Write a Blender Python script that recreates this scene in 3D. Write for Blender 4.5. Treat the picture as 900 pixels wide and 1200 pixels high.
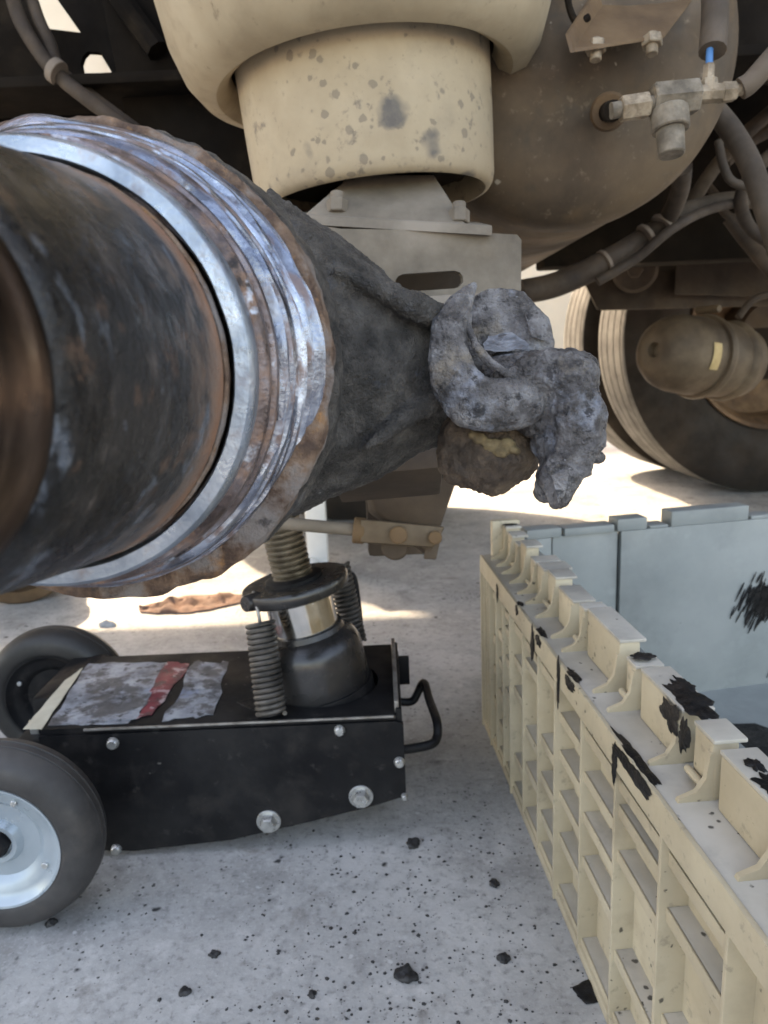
import bpy, bmesh, math, random
from mathutils import Vector, Matrix, noise, Quaternion
R = math.radians
random.seed(7)
for o in list(bpy.data.objects): bpy.data.objects.remove(o)
scene = bpy.context.scene
C = scene.collection

# ------------------------------------------------------------------ camera, sky, sun, exposure
F_PX, CAM_H, PITCH, ROLL = 860.0, 0.5, R(12.5), R(2.5)
fw = Vector((0, math.cos(PITCH), -math.sin(PITCH)))
r0 = Vector((1, 0, 0)); u0 = r0.cross(fw)
rt = r0*math.cos(ROLL) - u0*math.sin(ROLL)
up = u0*math.cos(ROLL) + r0*math.sin(ROLL)
CAM = Vector((0, 0, CAM_H))
cd = bpy.data.cameras.new('camera'); cam = bpy.data.objects.new('camera', cd); C.objects.link(cam)
cam.matrix_world = Matrix(((rt.x, up.x, -fw.x, 0), (rt.y, up.y, -fw.y, 0), (rt.z, up.z, -fw.z, CAM_H), (0, 0, 0, 1)))
cd.sensor_fit = 'VERTICAL'; cd.sensor_height = 36; cd.lens = 36*F_PX/1200
cd.clip_start = .01; cd.clip_end = 300
cd.dof.use_dof = True; cd.dof.focus_distance = .335; cd.dof.aperture_fstop = 19
scene.camera = cam

SUN_EL, SUN_AZ = R(43), R(-30)          # azimuth from +Y, positive towards +X
w = bpy.data.worlds.new('World'); scene.world = w; w.use_nodes = True
nt = w.node_tree; nt.nodes.clear()
sky = nt.nodes.new('ShaderNodeTexSky'); sky.sky_type = 'NISHITA'; sky.sun_disc = False
sky.air_density = 1.0; sky.dust_density = 3.0; sky.ozone_density = .6; sky.sun_elevation = SUN_EL; sky.sun_rotation = SUN_AZ
bg = nt.nodes.new('ShaderNodeBackground'); bg.inputs[1].default_value = .15
out = nt.nodes.new('ShaderNodeOutputWorld')
nt.links.new(sky.outputs[0], bg.inputs[0]); nt.links.new(bg.outputs[0], out.inputs[0])
sd = bpy.data.lights.new('sun', 'SUN'); sd.energy = 2.0; sd.angle = R(1.5); sd.color = (1, .9, .76)
so = bpy.data.objects.new('sun', sd); C.objects.link(so)
sdir = Vector((math.sin(SUN_AZ)*math.cos(SUN_EL), math.cos(SUN_AZ)*math.cos(SUN_EL), math.sin(SUN_EL)))
so.rotation_euler = (-sdir).to_track_quat('-Z', 'Y').to_euler(); so.location = (0, 0, 8)
vs = scene.view_settings; vs.view_transform = 'Standard'; vs.look = 'None'; vs.exposure = 2.62; vs.gamma = 1
vs.use_white_balance = True; vs.white_balance_temperature = 8600; vs.white_balance_tint = 13   # camera set for open shade

# survey helpers: a pixel of the 900x1200 photograph at a given depth / height -> a point of the place
def ray(x, y): return fw + rt*((x-450)/F_PX) + up*((600-y)/F_PX)
def P(x, y, d): return CAM + ray(x, y)*d
def G(x, y, z=0):
    d = ray(x, y); return CAM + d*((z-CAM_H)/d.z)
def PY(x, y, Y):
    d = ray(x, y); return CAM + d*(Y/d.y)

# ------------------------------------------------------------------ materials
MATS = {}
def mat(name, cols, scale=8, rough=.6, metal=0., bump=.2, bscale=80, aniso=None, obj=False, layers=(), rvar=.15, detail=6, spec=.5, bdist=.002):
    m = bpy.data.materials.new(name); m.use_nodes = True; MATS[name] = m
    t = m.node_tree; N = t.nodes; L = t.links
    b = N['Principled BSDF']
    if obj: tc = N.new('ShaderNodeTexCoord').outputs['Object']
    else: tc = N.new('ShaderNodeNewGeometry').outputs['Position']
    def coord(an):
        if an is None: return tc
        mp = N.new('ShaderNodeMapping'); mp.inputs['Scale'].default_value = an; L.new(tc, mp.inputs['Vector']); return mp.outputs[0]
    def nz(sc, det=6, an=None, rg=.6, dist=0):
        n = N.new('ShaderNodeTexNoise'); n.inputs['Scale'].default_value = sc; n.inputs['Detail'].default_value = det
        n.inputs['Roughness'].default_value = rg; n.inputs['Distortion'].default_value = dist
        L.new(coord(an), n.inputs['Vector']); return n.outputs['Fac']
    def mrange(v, lo, hi):
        r = N.new('ShaderNodeMapRange'); r.inputs['From Min'].default_value = lo; r.inputs['From Max'].default_value = hi
        L.new(v, r.inputs['Value']); return r.outputs[0]
    ramp = N.new('ShaderNodeValToRGB'); el = ramp.color_ramp.elements
    if len(cols) == 1: cols = [(0, cols[0]), (1, cols[0])]
    elif not isinstance(cols[0][1], (tuple, list)): cols = [(.36 + .28*i/(len(cols)-1), c) for i, c in enumerate(cols)]
    while len(el) < len(cols): el.new(.5)
    for e, (p, c) in zip(el, cols): e.position = p; e.color = (*c, 1)
    fac = nz(scale, detail, aniso, .62)
    L.new(fac, ramp.inputs[0]); col = ramp.outputs[0]
    rr = N.new('ShaderNodeMapRange'); rr.inputs['To Min'].default_value = max(.03, rough-rvar); rr.inputs['To Max'].default_value = min(1, rough+rvar)
    rr.inputs['From Min'].default_value = .3; rr.inputs['From Max'].default_value = .7
    L.new(nz(scale*2.3, 4, aniso), rr.inputs['Value']); ro = rr.outputs[0]
    me = None
    def mixf(a, bval, f):
        x = N.new('ShaderNodeMix'); x.data_type = 'FLOAT'; L.new(f, x.inputs[0])
        if hasattr(a, 'links'): L.new(a, x.inputs[2])
        else: x.inputs[2].default_value = a
        x.inputs[3].default_value = bval; return x.outputs[0]
    hs = nz(bscale, 5)
    for ly in layers:
        if ly.get('kind') == 'vor':
            v = N.new('ShaderNodeTexVoronoi'); v.inputs['Scale'].default_value = ly['scale']
            v.inputs['Randomness'].default_value = 1
            # warped coordinates so that no spot is a perfect disc
            wn = N.new('ShaderNodeTexNoise'); wn.inputs['Scale'].default_value = ly['scale']*1.3; wn.inputs['Detail'].default_value = 3
            L.new(coord(ly.get('aniso')), wn.inputs['Vector'])
            ad = N.new('ShaderNodeVectorMath'); ad.operation = 'MULTIPLY_ADD'
            k = .7/ly['scale']; ad.inputs[1].default_value = (k, k, k)
            L.new(wn.outputs['Color'], ad.inputs[0]); L.new(coord(ly.get('aniso')), ad.inputs[2])
            L.new(ad.outputs[0], v.inputs['Vector'])
            s = N.new('ShaderNodeSeparateColor'); L.new(v.outputs['Color'], s.inputs[0])
            # per-cell radius: most cells none, few large
            th = N.new('ShaderNodeMapRange'); th.inputs['From Min'].default_value = ly.get('skip', .5); th.inputs['From Max'].default_value = 1
            th.inputs['To Min'].default_value = 0; th.inputs['To Max'].default_value = ly.get('rad', .4)
            L.new(s.outputs[0], th.inputs['Value'])
            big = mrange(nz(ly.get('dens', 3), 3), .42, .62)
            mu = N.new('ShaderNodeMath'); mu.operation = 'MULTIPLY'; L.new(th.outputs[0], mu.inputs[0]); L.new(big, mu.inputs[1])
            sb = N.new('ShaderNodeMath'); sb.operation = 'SUBTRACT'; L.new(mu.outputs[0], sb.inputs[0]); L.new(v.outputs['Distance'], sb.inputs[1])
            f = mrange(sb.outputs[0], 0, ly.get('soft', .06))
        elif ly.get('kind') == 'ygrad':      # along the object's own Y, with a ragged edge
            sx = N.new('ShaderNodeSeparateXYZ'); L.new(tc, sx.inputs[0])
            ma = N.new('ShaderNodeMath'); ma.operation = 'MULTIPLY_ADD'; ma.inputs[1].default_value = ly['rag']
            L.new(nz(ly['scale'], 6, ly.get('aniso')), ma.inputs[0]); L.new(sx.outputs[1], ma.inputs[2])
            f = mrange(ma.outputs[0], ly['lo'], ly['hi'])
        else:
            f = mrange(nz(ly['scale'], ly.get('detail', 6), ly.get('aniso'), .65, ly.get('dist', 0)), ly['lo'], ly['hi'])
        if 'amt' in ly:
            mu = N.new('ShaderNodeMath'); mu.operation = 'MULTIPLY'; mu.inputs[1].default_value = ly['amt']; L.new(f, mu.inputs[0]); f = mu.outputs[0]
        mx = N.new('ShaderNodeMix'); mx.data_type = 'RGBA'; L.new(f, mx.inputs[0]); L.new(col, mx.inputs[6]); mx.inputs[7].default_value = (*ly['color'], 1); col = mx.outputs[2]
        if 'rough' in ly: ro = mixf(ro, ly['rough'], f)
        if 'metal' in ly: me = mixf(me if me is not None else metal, ly['metal'], f)
        if 'raise' in ly:
            ma = N.new('ShaderNodeMath'); ma.operation = 'MULTIPLY_ADD'; ma.inputs[1].default_value = ly['raise']; L.new(f, ma.inputs[0]); L.new(hs, ma.inputs[2]); hs = ma.outputs[0]
    L.new(col, b.inputs['Base Color']); L.new(ro, b.inputs['Roughness'])
    if me is not None: L.new(me, b.inputs['Metallic'])
    else: b.inputs['Metallic'].default_value = metal
    b.inputs['Specular IOR Level'].default_value = spec
    if bump:
        bp = N.new('ShaderNodeBump'); bp.inputs['Strength'].default_value = bump; bp.inputs['Distance'].default_value = bdist
        L.new(hs, bp.inputs['Height']); L.new(bp.outputs[0], b.inputs['Normal'])
    return m

mat('concrete', [(.29, .287, .28), (.41, .404, .392), (.52, .512, .497)], 2.6, .85, 0, .35, 160, layers=[
    dict(scale=9, lo=.5, hi=.7, color=(.2, .195, .188), amt=.65), dict(scale=70, lo=.5, hi=.7, color=(.2, .195, .19), amt=.55), dict(scale=240, lo=.52, hi=.68, color=(.52, .51, .5), amt=.5),
    dict(scale=32, lo=.54, hi=.7, color=(.55, .54, .525), amt=.65),
    dict(scale=5.5, lo=.6, hi=.7, color=(.13, .122, .115), amt=.55, dist=.6), dict(scale=17, lo=.6, hi=.72, color=(.15, .128, .11), amt=.6, dist=.4), dict(scale=140, lo=.56, hi=.7, color=(.13, .128, .125), amt=.5),
    dict(kind='vor', scale=85, skip=.8, rad=.5, soft=.2, dens=6, color=(.03, .03, .032), rough=.6),
    dict(kind='vor', scale=210, skip=.5, rad=.5, soft=.15, dens=4, color=(.05, .05, .05)),
    dict(kind='vor', scale=120, skip=.8, rad=.4, soft=.1, dens=9, color=(.55, .55, .54), amt=.7),
    dict(kind='vor', scale=13, skip=.8, rad=.25, soft=.16, dens=2, color=(.05, .05, .05), rough=.6, amt=.8)])
mat('pale_wall', [(.5, .45, .37), (.58, .53, .44)], 1, .8, 0, .1, 20)
mat('frame_black', [(.006, .0045, .0035), (.016, .0115, .008)], 6, .85, 0, .3, 60, spec=.1, layers=[dict(scale=14, lo=.55, hi=.8, color=(.05, .036, .024), amt=.5)])
mat('dust_bellows', [(.28, .217, .14), (.36, .284, .188), (.42, .338, .23)], 6, .85, 0, .15, 50, layers=[
    dict(scale=30, lo=.52, hi=.68, color=(.26, .2, .13), amt=.5), dict(scale=70, lo=.62, hi=.7, color=(.16, .12, .08), amt=.6, aniso=(1, 1, .5)), dict(kind='vor', scale=70, skip=.7, rad=.3, soft=.12, dens=7, color=(.12, .1, .08), amt=.7)])
mat('dust_piston', [(.32, .248, .162), (.4, .315, .21), (.47, .38, .262)], 6, .8, 0, .2, 90, layers=[
    dict(scale=12, lo=.52, hi=.7, color=(.24, .185, .125), amt=.7), dict(scale=40, lo=.6, hi=.68, color=(.12, .098, .08), amt=.75), dict(scale=120, lo=.6, hi=.7, color=(.2, .16, .115), amt=.5),
    dict(kind='vor', scale=32, skip=.45, rad=.62, soft=.2, dens=10, color=(.085, .075, .068), amt=.85, rough=.6),
    dict(kind='vor', scale=110, skip=.2, rad=.55, soft=.12, dens=7, color=(.14, .115, .09), amt=.6)])
mat('dust_bracket', [(.11, .088, .067), (.165, .135, .104), (.23, .19, .15)], 12, .85, 0, .3, 90, layers=[
    dict(kind='vor', scale=42, skip=.5, rad=.5, soft=.1, dens=9, color=(.07, .066, .066), amt=.85), dict(scale=20, lo=.6, hi=.75, color=(.17, .12, .08), amt=.5)])
mat('dust_tank', [(.052, .034, .02), (.09, .059, .034), (.135, .089, .05)], 7, .7, .1, .18, 70, layers=[
    dict(scale=5, lo=.5, hi=.66, color=(.19, .115, .054), amt=.75), dict(scale=30, lo=.56, hi=.7, color=(.05, .04, .03), amt=.5), dict(scale=90, lo=.6, hi=.72, color=(.22, .165, .11), amt=.6), dict(kind='vor', scale=60, skip=.75, rad=.3, soft=.1, dens=9, color=(.05, .045, .04), amt=.8),
    dict(kind='vor', scale=70, skip=.85, rad=.3, soft=.1, dens=12, color=(.4, .34, .26), amt=.8)])
mat('tank_bracket', [(.085, .048, .023), (.14, .082, .04), (.19, .118, .061)], 9, .75, .2, .25, 90)
mat('dusty_brass', [(.17, .125, .08), (.29, .22, .15), (.4, .32, .23)], 60, .6, .2, .5, 300, layers=[dict(scale=110, lo=.52, hi=.64, color=(.16, .12, .08), amt=.7)])
mat('dusty_valve', [(.1, .08, .058), (.17, .138, .102), (.25, .208, .158)], 55, .7, .15, .5, 250, layers=[dict(scale=90, lo=.58, hi=.7, color=(.3, .23, .16), amt=.7)])
mat('blue_tube', [(.03, .13, .32), (.05, .19, .42)], 20, .35, 0, 0)
mat('hose', [(.024, .015, .0095), (.046, .03, .019), (.08, .054, .035)], 14, .8, 0, .2, 120)
mat('hose_dusty', [(.042, .029, .019), (.07, .05, .034), (.11, .08, .056)], 14, .8, 0, .2, 120)
mat('zip_tie', [(.16, .12, .09), (.22, .17, .13)], 30, .7, 0, .1)
mat('axle_brown', [(.024, .015, .009), (.045, .029, .018), (.075, .05, .031)], 7, .8, 0, .3, 80)
mat('tyre_side', [(.007, .0048, .0036), (.014, .0095, .0065), (.026, .0175, .0115)], 5, .85, 0, .2, 60)
mat('tyre_tread', [(.075, .073, .069), (.115, .112, .106), (.155, .151, .143)], 12, .9, 0, .3, 120)
mat('rim_rust', [(.06, .035, .02), (.15, .085, .045), (.25, .15, .08)], 8, .65, .2, .3, 80)
mat('chamber', [(.07, .046, .028), (.12, .083, .05), (.18, .13, .082)], 9, .65, .25, .3, 90)
mat('label_ochre', [(.42, .29, .12), (.55, .4, .19)], 40, .6, 0, .1)
# spindle and hub (object space: Y is the axle's own axis, so these rings run round it)
mat('spindle_burnt', [(.32, (.004, .004, .0045)), (.44, (.014, .0135, .014)), (.53, (.04, .036, .034)), (.61, (.12, .105, .1)), (.7, (.24, .22, .22))], 62, .26, .7, .4, 500, aniso=(1, 1, .6), obj=True, layers=[
    dict(kind='ygrad', scale=70, rag=.05, lo=-.002, hi=.012, color=(.21, .15, .12), amt=.9, metal=.45, rough=.42, aniso=(1, 1, .6)),
    dict(scale=44, lo=.5, hi=.57, color=(.005, .005, .006), amt=.96, metal=.1, rough=.35, aniso=(1, 1, .6)),
    dict(kind='ygrad', scale=90, rag=.016, lo=-.004, hi=.004, color=(.26, .12, .06), amt=.8, metal=.15, rough=.6),
    dict(scale=85, lo=.58, hi=.67, color=(.24, .28, .34), amt=.7, metal=.85, rough=.2, aniso=(1, 1, .4)),
    dict(scale=52, lo=.57, hi=.64, color=(.19, .1, .06), amt=.4, metal=.2), dict(scale=240, lo=.66, hi=.72, color=(.3, .27, .25), amt=.6)])
mat('bearing_seat', [(.012, .008, .006), (.055, .034, .024), (.14, .095, .07)], 22, .32, .8, .12, 200, aniso=(.5, 3, .5), obj=True)
mat('ring_blue', [(.2, .24, .3), (.31, .36, .43), (.42, .465, .53)], 45, .34, .8, .18, 500, aniso=(1, 3, 1), obj=True, layers=[
    dict(scale=120, lo=.56, hi=.7, color=(.26, .2, .18), amt=.5, rough=.6), dict(scale=45, lo=.6, hi=.7, color=(.33, .2, .13), amt=.6, metal=.2)])
mat('ring_purple', [(.07, .052, .048), (.15, .115, .11), (.24, .21, .22)], 50, .36, .75, .4, 400, aniso=(1, 4, 1), obj=True, layers=[
    dict(scale=60, lo=.5, hi=.62, color=(.24, .135, .085), amt=.85, metal=.2, rough=.65), dict(scale=75, lo=.57, hi=.64, color=(.012, .012, .014), amt=.85),
    dict(scale=110, lo=.6, hi=.72, color=(.5, .57, .66), amt=.9, metal=.85, rough=.3)])
mat('peeled_blue', [(.12, .125, .15), (.23, .255, .315), (.4, .44, .52)], 40, .27, .88, .22, 450, aniso=(1, 9, 1), obj=True, layers=[
    dict(scale=60, lo=.52, hi=.62, color=(.19, .135, .125), amt=.85, rough=.5, aniso=(1, 8, 1)), dict(scale=30, lo=.56, hi=.64, color=(.16, .1, .075), amt=.8, metal=.2, aniso=(1, 8, 1)), dict(scale=50, lo=.57, hi=.64, aniso=(1, 8, 1), color=(.05, .045, .05), amt=.7)])
mat('rust_flange', [(.07, .04, .028), (.17, .105, .07), (.27, .185, .13)], 80, .72, .25, .8, 400, obj=True, layers=[
    dict(scale=70, lo=.57, hi=.7, color=(.4, .19, .06), amt=.7), dict(scale=40, lo=.47, hi=.58, color=(.17, .16, .16), amt=.8), dict(scale=150, lo=.6, hi=.7, color=(.03, .025, .025), amt=.8)])
mat('greasy_casting', [(.022, .0195, .0175), (.054, .048, .043), (.105, .094, .084)], 90, .5, .0, 1.0, 800, obj=True, rvar=.25, bdist=.003, layers=[
    dict(scale=8, lo=.55, hi=.72, color=(.12, .1, .082), amt=.7), dict(scale=30, lo=.6, hi=.7, color=(.1, .11, .13), amt=.7, rough=.3, metal=.3), dict(kind='vor', scale=420, skip=.9, rad=.35, soft=.15, dens=60, color=(.26, .25, .24), rough=.3)])
mat('grainy_grey', [(.055, .049, .047), (.135, .125, .124), (.26, .25, .25)], 80, .42, .2, .9, 420, rvar=.25, bdist=.004, layers=[
    dict(scale=45, lo=.55, hi=.68, color=(.3, .325, .38), amt=.85, rough=.33, metal=.4), dict(scale=60, lo=.54, hi=.62, color=(.035, .031, .031), amt=.75), dict(scale=170, lo=.56, hi=.64, color=(.022, .02, .021), amt=.85),
    dict(scale=38, lo=.58, hi=.7, color=(.27, .225, .175), amt=.75, metal=0), dict(kind='vor', scale=380, skip=.93, rad=.35, soft=.15, dens=60, color=(.32, .33, .36), rough=.25)])
mat('rusty_bowl', [(.035, .024, .017), (.085, .058, .04), (.15, .105, .07)], 60, .75, .1, 1.0, 260, bdist=.003, layers=[
    dict(scale=35, lo=.56, hi=.68, color=(.03, .025, .023), amt=.8), dict(scale=20, lo=.62, hi=.72, color=(.2, .19, .19), amt=.7)])
mat('bright_scab', [(.1, .105, .12), (.2, .22, .255), (.34, .37, .42)], 90, .4, .5, .8, 400, layers=[dict(scale=140, lo=.55, hi=.65, color=(.06, .058, .06), amt=.8)])
mat('tan_scab', [(.09, .08, .07), (.15, .135, .115), (.22, .2, .17)], 120, .7, 0, .8, 500)
mat('yellow_residue', [(.07, .048, .03), (.14, .1, .052), (.24, .18, .095)], 60, .8, 0, .8, 260)
mat('jack_black', [(.005, .005, .006), (.009, .009, .010), (.017, .0165, .017)], 9, .5, 0, .12, 120, spec=.2, layers=[
    dict(scale=22, lo=.52, hi=.72, color=(.032, .028, .026), amt=.7, rough=.75), dict(scale=60, lo=.6, hi=.68, color=(.06, .055, .052), amt=.35), dict(kind='vor', scale=95, skip=.85, rad=.3, soft=.1, dens=8, color=(.14, .13, .12), amt=.7)])
mat('jack_bottle', [(.03, .028, .028), (.05, .048, .048), (.075, .072, .072)], 12, .25, .55, .06, 90, layers=[dict(scale=20, lo=.6, hi=.75, color=(.075, .055, .04), amt=.6, rough=.6)])
mat('worn_edge', [(.22, .2, .18), (.4, .38, .36)], 60, .4, .6, .3, 200)
mat('chrome', [(.62, .58, .52), (.75, .72, .68)], 20, .14, 1, .03, 80, layers=[dict(scale=22, lo=.6, hi=.7, color=(.25, .17, .1), amt=.5)])
mat('steel_bolt', [(.42, .42, .41), (.6, .6, .58)], 80, .35, .75, .2, 200)
mat('spring_dark', [(.045, .04, .036), (.09, .08, .07), (.14, .125, .11)], 40, .5, .4, .2, 200)
mat('screw_steel', [(.1, .08, .055), (.2, .165, .12), (.3, .25, .19)], 40, .42, .6, .2, 200)
mat('jack_rubber', [(.028, .026, .026), (.05, .046, .045), (.075, .069, .066)], 10, .65, 0, .2, 120, layers=[dict(scale=7, lo=.55, hi=.72, color=(.12, .1, .085), amt=.6), dict(kind='vor', scale=120, skip=.8, rad=.3, soft=.1, dens=8, color=(.2, .18, .16), amt=.7)])
mat('dark_rubber', [(.008, .0078, .0078), (.014, .0135, .013), (.024, .022, .021)], 10, .55, 0, .2, 120)
mat('rim_zinc', [(.3, .355, .4), (.38, .435, .475), (.46, .505, .54)], 9, .35, .45, .05, 90, layers=[dict(scale=16, lo=.6, hi=.72, color=(.4, .39, .36), amt=.6)])
mat('sticker_grey', [(.13, .135, .15), (.25, .265, .295), (.38, .395, .42)], 30, .55, 0, .2, 90, layers=[
    dict(scale=32, lo=.5, hi=.58, color=(.06, .055, .055), amt=.85), dict(scale=75, lo=.57, hi=.63, color=(.035, .033, .034), amt=.9), dict(scale=13, lo=.6, hi=.7, color=(.25, .33, .52), amt=.7)])
mat('sticker_red', [(.13, .015, .025), (.24, .035, .05)], 30, .5, 0, .2, 90, layers=[dict(scale=40, lo=.48, hi=.56, color=(.07, .035, .038), amt=.85), dict(scale=60, lo=.55, hi=.62, color=(.5, .4, .4), amt=.7)])
mat('cream_strip', [(.52, .47, .36), (.62, .57, .45)], 30, .6, 0, .2, 90)
mat('crate_cream', [(.42, .35, .245), (.49, .415, .295), (.55, .475, .345)], 7, .5, 0, .08, 60, layers=[
    dict(scale=24, lo=.55, hi=.72, color=(.36, .29, .2), amt=.6), dict(scale=11, lo=.55, hi=.7, color=(.3, .25, .185), amt=.45), dict(scale=80, lo=.6, hi=.68, color=(.2, .17, .135), amt=.45), dict(kind='vor', scale=170, skip=.72, rad=.42, soft=.12, dens=9, color=(.03, .028, .028), amt=.85),
    dict(scale=45, lo=.69, hi=.74, color=(.03, .027, .026), amt=.85)])
mat('crate_ledge', [(.38, .345, .295), (.46, .425, .365), (.54, .5, .44)], 9, .55, 0, .08, 60, layers=[
    dict(scale=14, lo=.52, hi=.72, color=(.27, .25, .23), amt=.7), dict(kind='vor', scale=150, skip=.55, rad=.5, soft=.12, dens=9, color=(.03, .028, .028), amt=.9)])  # cream plastic made greyer for ledge tops: dirt, with shade painted in
mat('crate_inside_shaded', [(.2, .215, .21), (.25, .268, .26), (.3, .315, .305)], 5, .5, 0, .04, 60, layers=[
    dict(scale=26, lo=.58, hi=.75, color=(.36, .38, .37), amt=.5), dict(scale=7, lo=.55, hi=.7, color=(.17, .18, .178), amt=.6), dict(kind='vor', scale=40, skip=.85, rad=.2, soft=.1, dens=6, color=(.12, .12, .12), amt=.7)])  # same cream plastic; sky reflection and shade put into a grey-blue base
mat('black_grease', [(.004, .004, .005), (.009, .0085, .009), (.024, .02, .018)], 60, .5, 0, .6, 260, rvar=.2, spec=.3)
mat('rag', [(.09, .048, .036), (.16, .092, .07), (.23, .145, .115)], 20, .95, 0, .4, 200)
mat('white_plastic', [(.7, .7, .68), (.8, .8, .78)], 10, .5, 0, .05)
mat('crumb', [(.012, .012, .013), (.035, .034, .035)], 60, .6, 0, .6, 300)
mat('stone', [(.3, .31, .32), (.42, .43, .44)], 60, .8, 0, .4, 200)

# ------------------------------------------------------------------ mesh helpers
I4 = Matrix.Identity(4)
def frame(o, x, y, z):
    x, y, z = Vector(x).normalized(), Vector(y).normalized(), Vector(z).normalized()
    return Matrix(((x.x, y.x, z.x, o[0]), (x.y, y.y, z.y, o[1]), (x.z, y.z, z.z, o[2]), (0, 0, 0, 1)))
def axis_frame(o, zdir, xhint=(1, 0, 0)):
    z = Vector(zdir).normalized(); x = Vector(xhint); x = (x - z*x.dot(z)).normalized()
    return frame(o, x, z.cross(x), z)
def T(x, y=0, z=0): return Matrix.Translation(Vector((x, y, z)) if not hasattr(x, 'x') else x)
class MB:
    def __init__(s): s.bm = bmesh.new()
    def _add(s, vs, fs, M=I4):
        v = [s.bm.verts.new(M @ Vector(p)) for p in vs]
        for f in fs:
            try: s.bm.faces.new([v[i] for i in f])
            except ValueError: pass
        return s
    def box(s, c, size, bev=0, M=I4):
        b2 = bmesh.new(); bmesh.ops.create_cube(b2, size=1)
        for v in b2.verts: v.co = Vector((v.co.x*size[0]+c[0], v.co.y*size[1]+c[1], v.co.z*size[2]+c[2]))
        if bev: bmesh.ops.bevel(b2, geom=b2.edges[:], offset=bev, segments=2, affect='EDGES', profile=.6)
        return s.merge(b2, M)
    def merge(s, b2, M=I4):
        b2.verts.index_update()
        s._add([v.co.copy() for v in b2.verts], [[v.index for v in f.verts] for f in b2.faces], M); b2.free(); return s
    def hexa(s, p8, bev=0):      # bottom four then top four corners
        b2 = bmesh.new(); v = [b2.verts.new(p) for p in p8]
        for f in ((3, 2, 1, 0), (4, 5, 6, 7), (0, 1, 5, 4), (1, 2, 6, 5), (2, 3, 7, 6), (3, 0, 4, 7)): b2.faces.new([v[i] for i in f])
        bmesh.ops.recalc_face_normals(b2, faces=b2.faces[:])
        if bev: bmesh.ops.bevel(b2, geom=b2.edges[:], offset=bev, segments=2, affect='EDGES', profile=.6)
        return s.merge(b2)
    def lathe(s, prof, seg=48, M=I4, mod=None, a0=0, a1=None, closed=True):
        # profile [(r, z)] turned about local Z; mod(theta, r, z, i) -> (r, z)
        full = a1 is None; n = seg if full else seg+1; a1 = math.tau if full else a1
        vs = []; m = len(prof)
        for k in range(n):
            t = a0 + (a1-a0)*k/seg
            for i, (r, z) in enumerate(prof):
                if mod: r, z = mod(t, r, z, i)
                vs.append((r*math.cos(t), r*math.sin(t), z))
        fs = []
        for k in range(seg):
            k2 = (k+1) % n
            for i in range(m-1 if not closed else m):
                j = (i+1) % m
                fs.append((k*m+i, k2*m+i, k2*m+j, k*m+j))
        s._add(vs, fs, M)
        if not full and closed:
            s._add(vs[:m], [list(range(m))], M); s._add(vs[-m:], [list(range(m))[::-1]], M)
        return s
    def cyl(s, a, b, ra, rb=None, seg=20, bev=0):
        a, b = Vector(a), Vector(b); h = (b-a).length; rb = ra if rb is None else rb
        M = axis_frame(a, b-a, (1, 0, 0) if abs((b-a).normalized().x) < .9 else (0, 1, 0))
        pr = [(1e-5, 0), (ra-bev, 0)] + ([(ra, bev), (rb, h-bev)] if bev else [(rb, h)]) + ([(rb-bev, h)] if bev else []) + [(1e-5, h)]
        return s.lathe(pr, seg, M, closed=False)
    def tube(s, pts, rad, seg=12, sm=8, cap=True):
        pts = [Vector(p) for p in pts]; rs = rad if isinstance(rad, (list, tuple)) else [rad]*len(pts)
        if sm > 1 and len(pts) > 2:
            q, rq = [], []
            for i in range(len(pts)-1):
                p0, p1, p2, p3 = pts[max(i-1, 0)], pts[i], pts[i+1], pts[min(i+2, len(pts)-1)]
                for k in range(sm):
                    t = k/sm
                    q.append(.5*((2*p1)+(p2-p0)*t+(2*p0-5*p1+4*p2-p3)*t*t+(-p0+3*p1-3*p2+p3)*t**3)); rq.append(rs[i]*(1-t)+rs[i+1]*t)
            q.append(pts[-1]); rq.append(rs[-1]); pts, rs = q, rq
        n = len(pts); nrm = None; vs = []
        for i in range(n):
            d = (pts[min(i+1, n-1)]-pts[max(i-1, 0)]).normalized()
            if nrm is None:
                h = Vector((0, 0, 1)) if abs(d.z) < .9 else Vector((1, 0, 0)); nrm = d.cross(h).normalized()
            nrm = (nrm - d*nrm.dot(d)).normalized(); b = d.cross(nrm)
            for k in range(seg):
                a = math.tau*k/seg; vs.append(pts[i] + (nrm*math.cos(a)+b*math.sin(a))*rs[i])
        fs = [(i*seg+k, i*seg+(k+1) % seg, (i+1)*seg+(k+1) % seg, (i+1)*seg+k) for i in range(n-1) for k in range(seg)]
        if cap: fs += [list(range(seg))[::-1], [(n-1)*seg+k for k in range(seg)]]
        return s._add(vs, fs)
    def sphere(s, c, r, M=I4, sub=2):
        b2 = bmesh.new(); bmesh.ops.create_icosphere(b2, subdivisions=sub, radius=1)
        rr = r if isinstance(r, (tuple, list)) else (r, r, r)
        for v in b2.verts: v.co = Vector((v.co.x*rr[0], v.co.y*rr[1], v.co.z*rr[2])) + Vector(c)
        return s.merge(b2, M)
    def chain(s, pts):           # (point, radius) balls, hulled pairwise
        for (a, ra), (b, rb) in zip(pts[:-1], pts[1:]): s.hull([(a, (ra,)*3), (b, (rb,)*3)])
        return s
    def hull(s, balls):
        b2 = bmesh.new()
        for c, r in balls:
            g = bmesh.ops.create_icosphere(b2, subdivisions=2, radius=1)
            for v in g['verts']: v.co = Vector((v.co.x*r[0], v.co.y*r[1], v.co.z*r[2])) + Vector(c)
        h = bmesh.ops.convex_hull(b2, input=b2.verts[:])
        junk = list({e for e in h['geom_interior'] + h['geom_unused'] if isinstance(e, bmesh.types.BMVert)})
        bmesh.ops.delete(b2, geom=junk, context='VERTS')
        return s.merge(b2)
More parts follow.
